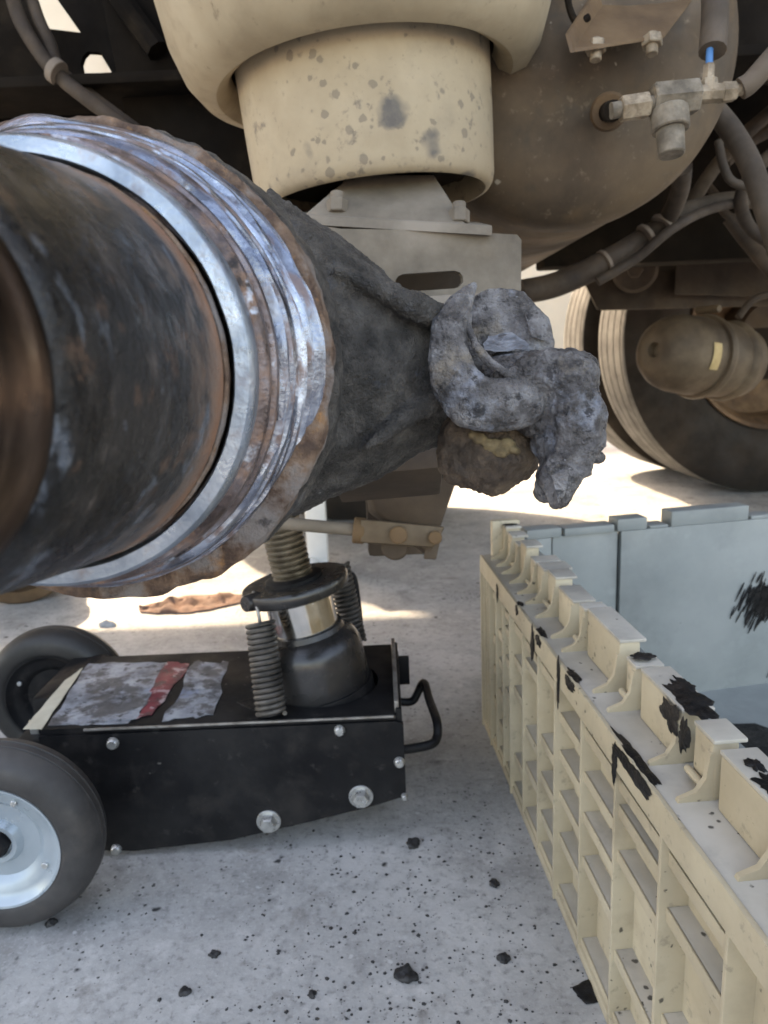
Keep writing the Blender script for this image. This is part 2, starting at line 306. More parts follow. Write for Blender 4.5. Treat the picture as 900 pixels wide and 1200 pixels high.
    def prism(s, outer, th, M=I4, holes=(), bev=0):   # outline in local XY, thickness +Z
        b2 = bmesh.new(); ed = []
        for loop in [outer, *holes]:
            v = [b2.verts.new((p[0], p[1], 0)) for p in loop]
            ed += [b2.edges.new((v[i], v[(i+1) % len(v)])) for i in range(len(v))]
        bmesh.ops.triangle_fill(b2, use_beauty=True, use_dissolve=False, edges=ed)
        g = bmesh.ops.extrude_face_region(b2, geom=b2.faces[:])
        for e in g['geom']:
            if isinstance(e, bmesh.types.BMVert): e.co.z += th
        bmesh.ops.recalc_face_normals(b2, faces=b2.faces[:])
        return s.merge(b2, M)
    def mesh(s, name, smooth=R(40)):
        bmesh.ops.remove_doubles(s.bm, verts=s.bm.verts[:], dist=1e-6)
        bmesh.ops.recalc_face_normals(s.bm, faces=s.bm.faces[:])
        me = bpy.data.meshes.new(name); s.bm.to_mesh(me); s.bm.free()
        if smooth is not None: shade(me, smooth)
        return me
def shade(me, ang):
    for p in me.polygons: p.use_smooth = True
    try: me.set_sharp_from_angle(angle=ang)
    except Exception: pass
def remesh(mb, voxel, disp=(), smooth=R(80)):
    # fuse overlapping lumps into one continuous skin, then roughen it: disp = [(scale, amount, ridged)]
    me = mb.mesh('tmp', None); o = bpy.data.objects.new('tmp', me); C.objects.link(o)
    md = o.modifiers.new('r', 'REMESH'); md.mode = 'VOXEL'; md.voxel_size = voxel
    sm = o.modifiers.new('s', 'SMOOTH'); sm.iterations = 4; sm.factor = .5
    dg = bpy.context.evaluated_depsgraph_get(); r = bpy.data.meshes.new_from_object(o.evaluated_get(dg))
    bpy.data.objects.remove(o); bpy.data.meshes.remove(me)
    nr = [v.normal.copy() for v in r.vertices]
    for v, n in zip(r.vertices, nr):
        p = v.co.copy(); d = 0
        for sc, am, ridged in disp:
            if ridged == 2:                      # plates parted by cracks
                f = noise.voronoi(p*sc + noise.noise_vector(p*sc*.7)*.5)[0]; d += am*(min(1, (f[1]-f[0])*2.6) - .7); continue
            x = noise.fractal(p*sc, 1, 2.1, 4)
            d += am*((1-abs(x)*2.2) if ridged else x)
        v.co = p + n*d
    shade(r, smooth); return r

W = {}
def tagp(o, label, cat, group=None):
    o['label'] = label; o['category'] = cat
    if group: o['group'] = group
def thing(name, label, cat, M=I4, group=None):
    o = bpy.data.objects.new(name, None); C.objects.link(o); o.empty_display_size = .02
    M = T(M) if isinstance(M, Vector) else M
    o.matrix_basis = M; W[o] = M; tagp(o, label, cat, group); return o
def part(name, me, m, parent=None, M=I4, label=None, kind=None):   # M: where the mesh stands in the world
    if isinstance(me, MB): me = me.mesh(name)
    if not me.materials: me.materials.append(MATS[m])
    o = bpy.data.objects.new(name, me); C.objects.link(o)
    if parent is None: o.matrix_basis = M
    else: o.parent = parent; o.matrix_basis = W[parent].inverted() @ M
    W[o] = M
    if label: o['label'] = label
    if kind: o['kind'] = kind
    return o
def solo(name, me, m, label, cat, M=I4, group=None):
    o = part(name, me, m, None, M); tagp(o, label, cat, group); return o
def own_frame(me, at):           # world-space mesh -> mesh about its own base point
    me.transform(Matrix.Translation(-Vector(at))); return me

# ------------------------------------------------------------------ the setting
g = MB(); g._add([(-60, -60, 0), (60, -60, 0), (60, 60, 0), (-60, 60, 0)], [(0, 1, 2, 3)])
part('ground', g, 'concrete', kind='structure')
bw = thing('building_wall', 'pale wall far behind the truck, bright in the gaps under it', 'wall', T(0, 8, 0))
part('wall', MB().box((0, 8.2, 2.6), (44, .3, 5.2)), 'pale_wall', bw)
for k in range(-3, 4): part('pilaster', MB().box((k*2.4, 8.03, 2.6), (.25, .06, 5.2), .01), 'pale_wall', bw)

# ------------------------------------------------------------------ trailer (frame and body overhead)
tr = thing('trailer', 'dark dusty underframe of a trailer overhead, holes punched in its beam', 'trailer', T(0, 1.05, 1.2))
part('body', MB().box((0, 1.81, 2.93), (9, 2.18, 2.36), .02), 'pale_wall', tr)  # out of view; extent chosen for the shade it throws on the near side
YR = 1.05
def rp(px, py):
    q = PY(px, py, YR); return (q.x, q.z)
MR = frame((0, YR, 0), (1, 0, 0), (0, 0, 1), (0, -1, 0))
hole1 = [rp(30, -12), rp(60, -12), rp(98, 42), rp(57, 37)]
hole2 = [rp(98, 78), rp(101, 69), rp(106, 64), rp(120, 65), rp(127, 76), rp(134, 88), rp(118, 89), rp(100, 89)]
zb = PY(150, 118, YR).z
part('rail_web', MB().prism([(-4, zb), (4, zb), (4, 1.4), (-4, 1.4)], .01, MR, [hole1, hole2]), 'frame_black', tr)
part('rail_flange', MB().box((0, YR-.045, zb-.006), (8, .11, .012), .002), 'frame_black', tr)
part('rail_flange', MB().box((0, YR-.045, 1.406), (8, .11, .012), .002), 'frame_black', tr)
part('rail_web', MB().box((0, 2.1, .97), (8, .012, .26)), 'frame_black', tr)
for x in (-2.2, 1.3, 2.4): part('crossmember', MB().box((x, 1.81, 1.66), (.1, 2.1, .16), .004), 'frame_black', tr)
a, b = PY(170, 0, 1.0), PY(260, 190, 1.0)
part('gusset', MB().hexa([(a.x-.03, 1.0, .7), (b.x+.04, 1.0, .7), (b.x+.04, 1.03, .7), (a.x-.03, 1.03, .7), (a.x-.1, 1.0, 1.4), (b.x+.1, 1.0, 1.4), (b.x+.1, 1.03, 1.4), (a.x-.1, 1.03, 1.4)], .003), 'frame_black', tr)
part('hanger', MB().box((-.42, 1.3, .74), (1.15, .06, .36), .006), 'frame_black', tr)  # invented plate, fills the darkness below the rail
part('hanger', MB().box((.9, 1.62, .98), (1.1, .08, .66), .006), 'frame_black', tr)  # extra invented plate, a dark backing behind the hoses
q = PY(30, 70, 1.02); q2 = PY(160, 5, 1.02)
part('brace', MB().tube([PY(120, -30, 1.0), PY(185, 60, .98)], .014, 8, 1), 'frame_black', tr)

# ------------------------------------------------------------------ axle end: spindle, rings, burnt hub, spider arm and melted cam
VP = ray(445, 425).normalized()
C0 = P(29, 437.5, .2)
ax_y = VP; ax_x = ax_y.cross(Vector((0, 0, 1))).normalized(); ax_z = ax_x.cross(ax_y)
MA = frame(C0, ax_x, ax_y, ax_z)                       # Y along the axle, away from the viewer
ML = Matrix(((1, 0, 0, 0), (0, 0, 1, 0), (0, 1, 0, 0), (0, 0, 0, 1)))   # lathe Z -> axle Y (theta 0 right, 90 up)
axle = thing('trailer_axle', 'bare burnt axle end with peeled blue rings and a melted brake cam', 'axle', MA)
def axmesh(prof, seg=128, mod=None, closed=True):
    return MB().lathe(prof, seg, ML, mod, closed=closed)
def th(deg): return R(deg)
def bumpy(am, f, ph=0): return lambda t, r, z, i: (r + am*noise.noise(Vector((math.cos(t)*f, math.sin(t)*f, ph+z*60))), z)
part('bearing_seat', axmesh([(.0001, -.125), (.038, -.125), (.0405, -.121), (.0405, -.088), (.0425, -.0845), (.0432, -.083), (.0432, -.0812), (.042, -.080), (.0001, -.078)], closed=False), 'bearing_seat', axle, MA)
part('spindle', axmesh([(.0415, -.082), (.0438, -.0805), (.0452, -.078), (.0475, -.06), (.0525, -.022), (.0543, -.006), (.0546, -.003), (.0543, -.0012), (.0528, -.0004), (.0526, .004), (.04, .006)], closed=False), 'spindle_burnt', axle, MA)
part('retaining_edge', axmesh([(.0526, .0005), (.0545, -.0002), (.0552, .0006), (.0552, .003), (.0526, .004)], mod=bumpy(.0003, 9)), 'rust_flange', axle, MA)
part('seal_ring', axmesh([(.0562, .0035), (.0568, .0024), (.0606, .0026), (.0618, .004), (.0621, .0105), (.0612, .0125), (.0562, .0125)], mod=bumpy(.00035, 5)), 'ring_blue', axle, MA)
def modB(t, r, z, i):
    n = noise.noise(Vector((math.cos(t)*3, math.sin(t)*3, z*80)))
    return r + .0006*n, z + .0012*noise.noise(Vector((math.cos(t)*2, math.sin(t)*2, 5+i)))
part('hub_shoulder', axmesh([(.055, .0118), (.0610, .0122), (.0634, .0128), (.0646, .0140), (.0648, .0172), (.0630, .0182), (.0632, .0190), (.0660, .0200), (.0665, .0218), (.0660, .0234), (.0642, .0242), (.0645, .026), (.055, .027)], mod=modB), 'ring_purple', axle, MA)
def modC(t, r, z, i):
    n = noise.noise(Vector((math.cos(t)*2.2, math.sin(t)*2.2, 3+i*.35))); n2 = noise.noise(Vector((math.cos(t)*7, math.sin(t)*7, 1+i*.5)))
    k = .35 + .65*max(0, math.cos(t-R(20)))
    return r + .0013*n*k + .0005*n2, z + .0018*n2*k - .0008*math.cos(t-R(10))
part('split_collar', axmesh([(.06, .0252), (.0650, .0250), (.0680, .0254), (.0692, .0264), (.0694, .0276), (.0672, .0284), (.0674, .0290), (.0700, .0297), (.0706, .0310), (.0700, .0320), (.0684, .0326), (.0688, .0334), (.0710, .0338), (.0712, .0348), (.06, .036)], 160, modC), 'peeled_blue', axle, MA)
def modD(t, r, z, i):
    # torn outer lip: lifted along the top, folded into a bulge at the right, thin below
    d = math.degrees(t) % 360; d = d-360 if d > 180 else d
    n = noise.noise(Vector((math.cos(t)*2.6, math.sin(t)*2.6, 11+i*.22))); n2 = noise.noise(Vector((math.cos(t)*9, math.sin(t)*9, 2+i*.3)))
    bulge = math.exp(-((d-4)/26)**2); top = math.exp(-((d-97)/9)**2) - .5*math.exp(-((d-113)/8)**2)
    low = 1/(1+math.exp((d+34)/5)) if d < 90 else (1/(1+math.exp((150-d)/8)))
    g2 = i/14
    return r + g2*(.0028*bulge + .0030*top) + .0012*n + .0005*n2 - .0038*low*g2, z - .0035*bulge*g2 + .0022*n*g2 + .001*n2
part('peeled_lip', axmesh([(.064, .0348), (.0695, .0346), (.0718, .0350), (.0726, .0360), (.0722, .0370), (.0702, .0376), (.0708, .0384), (.0736, .0390), (.0742, .0400), (.0720, .0408), (.0726, .0416), (.0754, .0424), (.0760, .0434), (.0766, .0443), (.0754, .0452), (.064, .047)], 220, modD), 'peeled_blue', axle, MA)
def modE(t, r, z, i):
    d = math.degrees(t) % 360; d = d-360 if d > 180 else d
    n = noise.fractal(Vector((math.cos(t)*4, math.sin(t)*4, 21+i*.3)), 1, 2, 4); low = math.exp(-((d+45)/32)**2); right = math.exp(-((d-2)/30)**2)
    return r + .0026*n + .0022*right + .001*low, z + .0022*noise.noise(Vector((math.cos(t)*3, math.sin(t)*3, 31))) - .009*low*(1 if i < 4 else .3) - .002*right
part('rusted_flange', axmesh([(.066, .0445), (.0765, .0445), (.0782, .0460), (.0788, .049), (.0792, .056), (.0784, .060), (.066, .062)], 220, modE), 'rust_flange', axle, MA)
part('hub_crust', axmesh([(.066, .057), (.0785, .0575), (.0812, .060), (.0828, .066), (.0832, .076), (.0815, .092), (.076, .112), (.066, .114)], 260,
     lambda t, r, z, i: (r + .0016*noise.fractal(Vector((math.cos(t)*11, math.sin(t)*11, z*140)), 1, 2, 4), z + .002*noise.noise(Vector((math.cos(t)*9, math.sin(t)*9, 4))))), 'greasy_casting', axle, MA)
part('axle_tube', axmesh([(.0001, .05), (.0635, .05), (.0635, 2.0), (.0001, 2.0)], 40, closed=False), 'axle_brown', axle, MA)
# spider arm
def px(n, d): return n*d/F_PX
MAi = MA.inverted()
def local(me): me.transform(MAi); return me
sp = MB()
def ell(x, y, d, w_, ry, h_): return (P(x, y, d), (px(w_, d), ry, px(h_, d)))
sp.hull([ell(330, 424, .330, 30, .056, 188), ell(392, 430, .335, 24, .050, 156)])
sp.hull([ell(392, 430, .335, 24, .050, 156), ell(440, 437, .338, 24, .041, 126)])
sp.hull([ell(440, 437, .338, 24, .041, 126), ell(478, 440, .342, 22, .033, 98)])
sp.hull([ell(478, 440, .342, 22, .033, 98), ell(512, 440, .348, 24, .024, 82)])
sp.chain([(P(395, 318, .293), .0026), (P(440, 338, .2985), .0050), (P(478, 356, .304), .0062), (P(512, 372, .316), .0068)])
sp.chain([(P(430, 522, .303), .0025), (P(468, 494, .309), .0042), (P(508, 468, .318), .0068)])
part('spider_arm', local(remesh(sp, .0009, [(40, .0018, 0), (150, .0005, 0), (500, .0004, 0), (1000, .0005, 0)])), 'greasy_casting', axle, MA)
# melted cam head; outlines surveyed on an enlargement of the photograph
def K(u, v, d): return P(330+u/2.25, 230+v/2.25, d)
def kr(r, d): return r/2.25*d/F_PX
def kc(lst): return [(K(u, v, d), kr(r, d)) for u, v, r, d in lst]
def flatchain(mb, lst, fl):    # like chain, but pressed flat in depth
    bl = [(K(u, v, d), (kr(r, d), kr(r, d)*fl, kr(r, d))) for u, v, r, d in lst]
    for a, b in zip(bl[:-1], bl[1:]): mb.hull([a, b])
hk = MB()
flatchain(hk, [(509, 231, 8, .3165), (492, 252, 20, .315), (462, 295, 38, .311), (440, 355, 52, .308), (440, 425, 58, .306), (458, 490, 68, .305), (500, 540, 76, .305), (560, 552, 72, .306), (630, 545, 70, .309)], .42)
part('cam_claw', remesh(hk, .0007, [(45, .0008, 0), (300, .0002, 0), (1000, .0002, 0)]), 'grainy_grey', axle)
hk = MB()
flatchain(hk, [(600, 528, 70, .312), (700, 494, 80, .310), (764, 504, 80, .308), (784, 575, 74, .307), (780, 635, 70, .306), (760, 690, 60, .306), (735, 745, 52, .306), (724, 795, 24, .306), (721, 816, 7, .307)], .38)
hk.chain(kc([(790, 660, 34, .307), (815, 684, 15, .308), (842, 692, 3, .309)]))
hk.chain(kc([(640, 545, 60, .320), (720, 600, 60, .317), (712, 700, 36, .314), (704, 775, 28, .313)]))
hk.hull([(K(640, 470, .318), (kr(60, .318), .004, kr(50, .318))), (K(760, 470, .316), (kr(70, .316), .006, kr(60, .316))), (K(740, 600, .316), (kr(60, .316), .006, kr(60, .316)))])
part('melted_lobe', remesh(hk, .0007, [(36, .0020, 1), (90, .0008, 1), (300, .0003, 0), (800, .0003, 0)]), 'grainy_grey', axle)
hk = MB()
flatchain(hk, [(548, 296, 54, .352), (610, 300, 58, .353), (655, 350, 58, .352), (662, 410, 58, .350)], .4)
hk.hull([(K(500, 330, .356), (kr(50, .35), .005, kr(70, .35))), (K(540, 380, .354), (kr(60, .35), .005, kr(110, .35))), (K(655, 420, .350), (kr(52, .35), .005, kr(60, .35)))])
part('cam_shaft_end', remesh(hk, .0011, [(60, .0008, 0), (300, .0003, 0)]), 'grainy_grey', axle)
hk = MB()
hk.hull([(K(570, 470, .318), (kr(44, .318), .006, kr(34, .318))), (K(640, 462, .316), (kr(40, .316), .006, kr(34, .316))), (K(600, 430, .330), (kr(60, .33), .006, kr(20, .33)))])
part('cam_shelf', remesh(hk, .0009, [(80, .0008, 0), (300, .0006, 1)]), 'grainy_grey', axle)
def shard(pts, name='metal_shard', m='bright_scab'):      # an angular flake from a handful of corners
    b2 = bmesh.new()
    for u_, v_, d_ in pts: b2.verts.new(K(u_, v_, d_))
    bmesh.ops.convex_hull(b2, input=b2.verts[:])
    bmesh.ops.triangulate(b2, faces=b2.faces[:]); bmesh.ops.subdivide_edges(b2, edges=b2.edges[:], cuts=3, use_grid_fill=True)
    mb_ = MB().merge(b2); me_ = mb_.mesh(name, R(35))
    for v_ in me_.vertices: v_.co += Vector(noise.noise_vector(v_.co*260))*.0007 + Vector(noise.noise_vector(v_.co*90))*.0012
    return part(name, me_, m, axle)
shard([(528, 392, .330), (545, 366, .338), (610, 360, .338), (650, 392, .326), (640, 404, .322), (560, 408, .322), (535, 404, .325), (590, 380, .345)])
shard([(715, 735, .2985), (765, 715, .2985), (752, 765, .2985), (722, 800, .2990), (728, 812, .301), (740, 760, .310)], m='grainy_grey')
lip = MB(); lip.chain(kc([(512, 236, 5, .3155), (500, 268, 8, .3135), (492, 310, 10, .311), (493, 352, 11, .3085), (514, 398, 12, .306), (552, 442, 13, .305), (600, 474, 13, .305), (650, 488, 12, .306)]))
part('claw_lip', remesh(lip, .0007, [(120, .0005, 0), (400, .0004, 0)]), 'grainy_grey', axle)
shard([(640, 310, .345), (690, 320, .343), (705, 380, .343), (660, 370, .342), (670, 350, .355)], m='grainy_grey')
hk = MB()
hk.hull([(K(472, 672, .332), (kr(60, .334), .010, kr(96, .334))), (K(555, 690, .332), (kr(80, .334), .012, kr(100, .334))), (K(640, 680, .336), (kr(44, .336), .010, kr(74, .336)))])
part('rusty_bowl', remesh(hk, .0009, [(40, .0014, 1), (90, .0010, 2), (300, .0006, 0), (900, .0003, 0)]), 'rusty_bowl', axle)
hk = MB()
for u_, v_, r_ in ((525, 640, 22), (556, 656, 30), (590, 650, 20), (575, 676, 18), (505, 628, 14), (610, 668, 12)):
    hk.hull([(K(u_, v_, .3205), (kr(r_, .32), .0018, kr(r_*.7, .32))), (K(u_+6, v_+4, .3225), (kr(r_, .32), .0018, kr(r_*.7, .32)))])
part('yellow_residue', remesh(hk, .0007, [(120, .0009, 0), (420, .0006, 0)]), 'yellow_residue', axle)
# seat and bracket under the axle
part('axle_seat', MB().hexa([P(385, 560, .50), P(520, 548, .50), P(516, 580, .58), P(400, 590, .58), P(385, 545, .50), P(520, 520, .50), P(516, 540, .6), P(400, 550, .6)], .003), 'axle_brown', axle)
part('shock_bracket', MB().hexa([P(505, 652, .70), P(500, 652, .73), P(430, 600, .73), P(440, 600, .70), P(536, 560, .68), P(536, 560, .74), P(428, 560, .74), P(428, 560, .68)], .004), 'axle_brown', axle)
part('shock_bracket', MB().box(P(468, 600, .78), (.07, .03, .09), .006), 'axle_brown', axle)

# wheels of the far side
def tyre_profile(w, ro, ri):
    h = w/2; pr = [(ri, -h*.72), (ri+.02, -h*.86), (ri+.08, -h*.99), (ro-.09, -h), (ro-.035, -h*.93), (ro-.012, -h*.84), (ro-.003, -h*.80)]
    n = 4; t = -h*.78
    for k in range(n):
        a = -h*.78 + (k+.5)*(2*h*.78)/n
        pr += [(ro, a-.005-.018), (ro, a-.004), (ro-.0018, a-.003), (ro-.0018, a+.003), (ro, a+.004), (ro, a+.023)]
    pr += [(r, -z) for r, z in pr[6::-1]]
    return pr
def road_wheel(name, label, M, group):
    t = thing(name, label, 'wheel', M, group)
    pr = tyre_profile(.25, .5, .29)
    part('tread', MB().lathe(pr[6:-6], 96, M, closed=False), 'tyre_tread', t, I4)
    part('sidewall', MB().lathe(pr[:7], 96, M, closed=False), 'tyre_side', t, I4)
    part('sidewall', MB().lathe(pr[-7:], 96, M, closed=False), 'tyre_side', t, I4)
    part('rim', MB().lathe([(.285, -.10), (.297, -.108), (.297, -.098), (.282, -.085), (.262, -.06), (.255, .02), (.2, .05), (.1, .055), (.1, .08), (.27, .08), (.285, .1)], 72, M), 'rim_rust', t, I4)
    part('hub', MB().lathe([(.0001, -.04), (.09, -.04), (.11, 0), (.11, .08), (.0001, .08)], 36, M, closed=False), 'axle_brown', t, I4)
    return t
wa = Vector((math.sin(R(-5)), math.cos(R(-5)), 0))
c1 = Vector((1.23, 2.40, .5))
road_wheel('road_wheel', 'truck wheel at the right edge, its inner dark sidewall facing us', axis_frame(c1, wa, (0, 0, 1)), 'wheels on the far side')
road_wheel('road_wheel', 'truck wheel half hidden behind the wheel at the right edge', axis_frame(c1 + wa*.34, wa, (0, 0, 1)), 'wheels on the far side')
c2 = MA @ Vector((0, 2.05, 0)); c2.z = .5
wb = Vector((ax_y.x, ax_y.y, 0)).normalized()
road_wheel('road_wheel', 'dark truck wheel mostly hidden behind the burnt axle end', axis_frame(c2, wb, (0, 0, 1)), 'wheels on the far side')

# ------------------------------------------------------------------ air spring and its seat
OS = P(441, 236, .68)
zs = Vector((-.065, .02, 1)).normalized()
MS = axis_frame(OS, zs)
spr = thing('air_spring', 'dusty cream rubber air spring with oil-spotted piston above the axle', 'air spring', MS)
part('bellows', MB().lathe([(.1165, .112), (.122, .100), (.132, .094), (.146, .098), (.158, .113), (.167, .138), (.173, .175), (.175, .22), (.173, .28), (.168, .34), (.15, .39), (.12, .42), (.0001, .42)], 96, MS, closed=False), 'dust_bellows', spr, I4)
part('piston', MB().lathe([(.094, .014), (.097, .003), (.1005, -.001), (.1045, .0), (.1075, .004), (.1092, .011), (.1112, .05), (.1135, .118), (.111, .135), (.09, .14), (.09, .13), (.102, .12), (.100, .05)], 96, MS), 'dust_piston', spr, I4)
part('piston_floor', MB().lathe([(.0001, .03), (.06, .028), (.093, .02), (.098, .026), (.06, .04), (.0001, .042)], 64, MS, closed=False), 'axle_brown', spr, I4)
part('bead_plate', MB().lathe([(.0001, .42), (.13, .42), (.13, .432), (.0001, .432)], 48, MS, closed=False), 'frame_black', spr, I4)
sb = thing('suspension_seat', 'dusty grey bracket with a slot under the air spring', 'bracket', P(480, 300, .6))
D0 = .565
def slot(px0, px1, py0, py1, n=5):
    # rounded slot outline in pixels
    h = (py1-py0)/2; pts = []
    for k in range(n+1): a = math.pi/2 + math.pi*k/n; pts.append((px0+h*.9+h*math.cos(a), (py0+py1)/2 - h*math.sin(a)))
    for k in range(n+1): a = -math.pi/2 + math.pi*k/n; pts.append((px1-h*.9+h*math.cos(a), (py0+py1)/2+4*-1 - h*math.sin(a)))
    return pts
# front plate lies in a plane of its own, facing the viewer
n_b = Vector((.10, -1, .0)).normalized(); xb = n_b.cross(Vector((0, 0, -1))).normalized(); xb = -xb if xb.x < 0 else xb
xb = (xb + Vector((0, 0, -.07))).normalized(); zb_ = xb.cross(Vector((0, 1, 0)).normalized()); zb_ = zb_ if zb_.z > 0 else -zb_; nb = xb.cross(zb_)
MBk = frame(P(480, 300, D0), xb, zb_, nb)
def onplate(x, y):
    d = ray(x, y); t = (MBk.translation-CAM).dot(nb)/d.dot(nb); q = MBk.inverted() @ (CAM + d*t); return (q.x, q.y)
outl = [onplate(*p) for p in ((330, 258), (400, 268), (520, 270), (606, 275), (611, 281), (610, 420), (330, 420))]
part('front_plate', MB().prism(outl, -.008, MBk, [[onplate(*p) for p in slot(464, 542, 321, 342)]]), 'dust_bracket', sb)
part('top_flange', MB().hexa([P(338, 262, .56), P(577, 276, .56), P(560, 270, .74), P(350, 255, .74), P(338, 250, .562), P(577, 264, .562), P(560, 260, .742), P(350, 246, .742)], .0015), 'dust_bracket', sb)
part('pedestal', MB().hexa([P(352, 256, .575), P(548, 266, .575), P(535, 262, .78), P(365, 250, .78), P(412, 205, .62), P(508, 205, .62), P(505, 205, .76), P(415, 205, .76)], .002), 'dust_bracket', sb)
part('rear_plate', MB().hexa([P(330, 420, .66), P(600, 420, .66), P(600, 420, .67), P(330, 420, .67), P(340, 262, .66), P(595, 276, .66), P(595, 276, .67), P(340, 262, .67)]), 'axle_brown', sb)
part('lower_plate', MB().hexa([P(470, 420, .52), P(605, 420, .52), P(605, 420, .55), P(470, 420, .55), P(478, 349, .53), P(604, 340, .53), P(604, 340, .56), P(478, 349, .56)], .001), 'dust_bracket', sb)
for (x, y) in ((395, 240), (538, 252)):
    nut = part('stud_nut', MB().cyl(P(x, y+10, .585), P(x, y-6, .585), .0085, None, 6, .0008), 'dust_bracket', sb)
    part('stud', MB().cyl(P(x, y, .585), P(x, y-14, .585), .0055, None, 12), 'dust_bracket', nut)

# ------------------------------------------------------------------ air tank, its bracket and valve
CT = P(668, 60, .70); TR_ = .158
ta = Vector((ray(452, 408).x, ray(452, 408).y, 0)).normalized()
MT = axis_frame(CT, ta)
tank = thing('air_tank', 'brown dusty cylindrical air tank with domed end beside the air spring', 'air tank', MT)
dome = [(TR_*math.sin(a), -.055*math.cos(a)) for a in [R(90)*k/14 for k in range(15)]]; dome[0] = (.0001, -.055)
part('end_cap', MB().lathe(dome + [(TR_+.0012, .004), (TR_+.0012, .03), (TR_-.001, .031)], 96, MT, closed=False), 'dust_tank', tank, I4)
part('shell', MB().lathe([(TR_-.001, .0305), (TR_-.001, .62), (TR_*.8, .66), (.0001, .67)], 96, MT, closed=False), 'dust_tank', tank, I4)
pc = P(712, 131, .585)
pt = part('port', MB().lathe([(.008, 0), (.0135, 0), (.0155, .003), (.0155, .02), (.008, .02)], 32, axis_frame(P(713, 131, .628), ray(713, 131))), 'tank_bracket', tank, I4)
part('port_pipe', MB().cyl(P(713, 131, .66), P(718, 130, .568), .0085, .0078, 20, .001), 'frame_black', pt)
hb = thing('tank_hanger', 'brown sheet metal hanger bracket with two bolts below it, top right', 'bracket', P(740, 20, .62))
part('plate', MB().hexa([P(671, 62, .600), P(778, 45, .612), P(880, -90, .76), P(772, -90, .75), P(671, 57, .600), P(778, 41, .612), P(880, -96, .76), P(772, -96, .75)], .0008), 'tank_bracket', hb)
part('side_lip', MB().hexa([P(668, 62, .598), P(672, 62, .598), P(774, -90, .75), P(768, -90, .75), P(662, 40, .598), P(667, 38, .598), P(768, -110, .75), P(762, -110, .75)], .0006), 'tank_bracket', hb)
part('strap', MB().tube([P(664, -20, .63), P(667, 8, .625), P(676, 26, .62), P(690, 20, .62)], .003, 8, 6), 'frame_black', hb)
for (x, y) in ((698, 52), (764, 45)):
    bt = part('bolt', MB().cyl(P(x, y-6, .612), P(x, y+19, .612), .0048, None, 14, .0006), 'dusty_brass', hb)
    part('nut', MB().cyl(P(x, y-2, .612), P(x, y+9, .612), .0088, None, 6, .0008), 'dusty_brass', bt)
vd = .565
vv = thing('drain_valve', 'dusty brass valve and fittings screwed into the tank end', 'valve', P(790, 120, vd))
def vx(x, y): return P(x, y, vd)
part('elbow_nut', MB().cyl(vx(727, 128), vx(760, 123), .0095, .0095, 6, .001), 'dusty_brass', vv)
part('nipple', MB().cyl(vx(716, 130), vx(770, 121), .006, .006, 16), 'dusty_valve', vv)
part('valve_body', MB().cyl(vx(764, 118), vx(817, 113), .0128, .0128, 6, .0012), 'dusty_valve', vv, I4)
part('collar', MB().cyl(vx(784, 128), vx(786, 153), .0142, .0142, 24, .001), 'dusty_valve', vv)
part('cap', MB().cyl(vx(785, 150), vx(787, 182), .0105, .0100, 24, .001), 'dusty_valve', vv)
part('tee', MB().cyl(vx(814, 111), vx(846, 109), .0072, .0072, 8, .001).cyl(vx(831, 112), vx(830, 94), .0075, .0070, 8, .001), 'dusty_brass', vv)
part('fitting', MB().cyl(vx(830, 97), vx(831, 76), .0048, .0045, 6, .0006), 'dusty_brass', vv)
part('compression_nut', MB().cyl(vx(844, 109), vx(862, 107), .0078, .0072, 6, .001), 'dusty_brass', vv)
part('pipe', MB().cyl(vx(858, 107), vx(880, 102), .0045, .0045, 12), 'dusty_brass', vv)
part('blue_tube', MB().cyl(vx(831, 78), vx(832, 50), .0027, .0027, 12), 'blue_tube', vv)

# ------------------------------------------------------------------ hoses
def hose(label, pts, r, m='hose', ties=()):
    t = thing('air_hose', label, 'hose', P(*pts[0]), 'air hoses and lines')
    part('hose', MB().tube([P(*p) for p in pts], r, 14, 10), m, t)
    for (x, y, d, rr, dx, dy) in ties:
        part('zip_tie', MB().cyl(P(x-dx, y-dy, d), P(x+dx, y+dy, d), rr, None, 18, .0008), 'zip_tie', t)
    return t
hose('grey hose coming straight down in front of the tank rim, blue tube in its end', [(836, -40, .575), (838, 10, .572), (835, 60, .566)], .0102, 'hose_dusty')
hose('short grey hose leaving the valve tee to the right edge', [(868, 104, vd), (880, 96, .563), (905, 68, .56), (940, 30, .56)], .0082, 'hose_dusty')
hose('hose arching down the right edge past the tank', [(838, 130, .80), (858, 155, .79), (878, 190, .77), (896, 240, .75), (915, 300, .75)], .0115, 'hose_dusty')
hose('thick brown pipe rising from behind the bracket to the tank, tied with straps', [(612, 342, 1.0), (650, 334, 1.0), (700, 312, 1.0), (745, 285, 1.0), (780, 258, .98), (796, 225, .92), (800, 195, .86)], [.0165, .017, .0165, .0145, .0125, .0115, .011], 'hose',
     [(709, 308, .999, .0185, 2, -1.2), (757, 276, .99, .0165, 2, -1.6), (776, 262, .98, .0158, 1.5, -2)])
hose('thin hose strapped along the thick brown pipe', [(700, 330, .985), (745, 303, .98), (788, 268, .97), (830, 246, 1.0), (875, 236, 1.05), (930, 232, 1.1)], .0065, 'hose')
hose('level brown hose crossing to the right edge below the tank', [(790, 252, 1.02), (825, 240, 1.04), (865, 234, 1.06), (930, 240, 1.08)], .0115, 'hose_dusty')
hose('dark hose slanting up behind the tank rim', [(806, 245, 1.15), (835, 200, 1.15), (870, 160, 1.15), (930, 110, 1.15)], .011, 'hose')
hose('upper dark hose slanting to the right edge', [(850, 190, 1.2), (880, 165, 1.2), (930, 140, 1.2)], .010, 'hose')
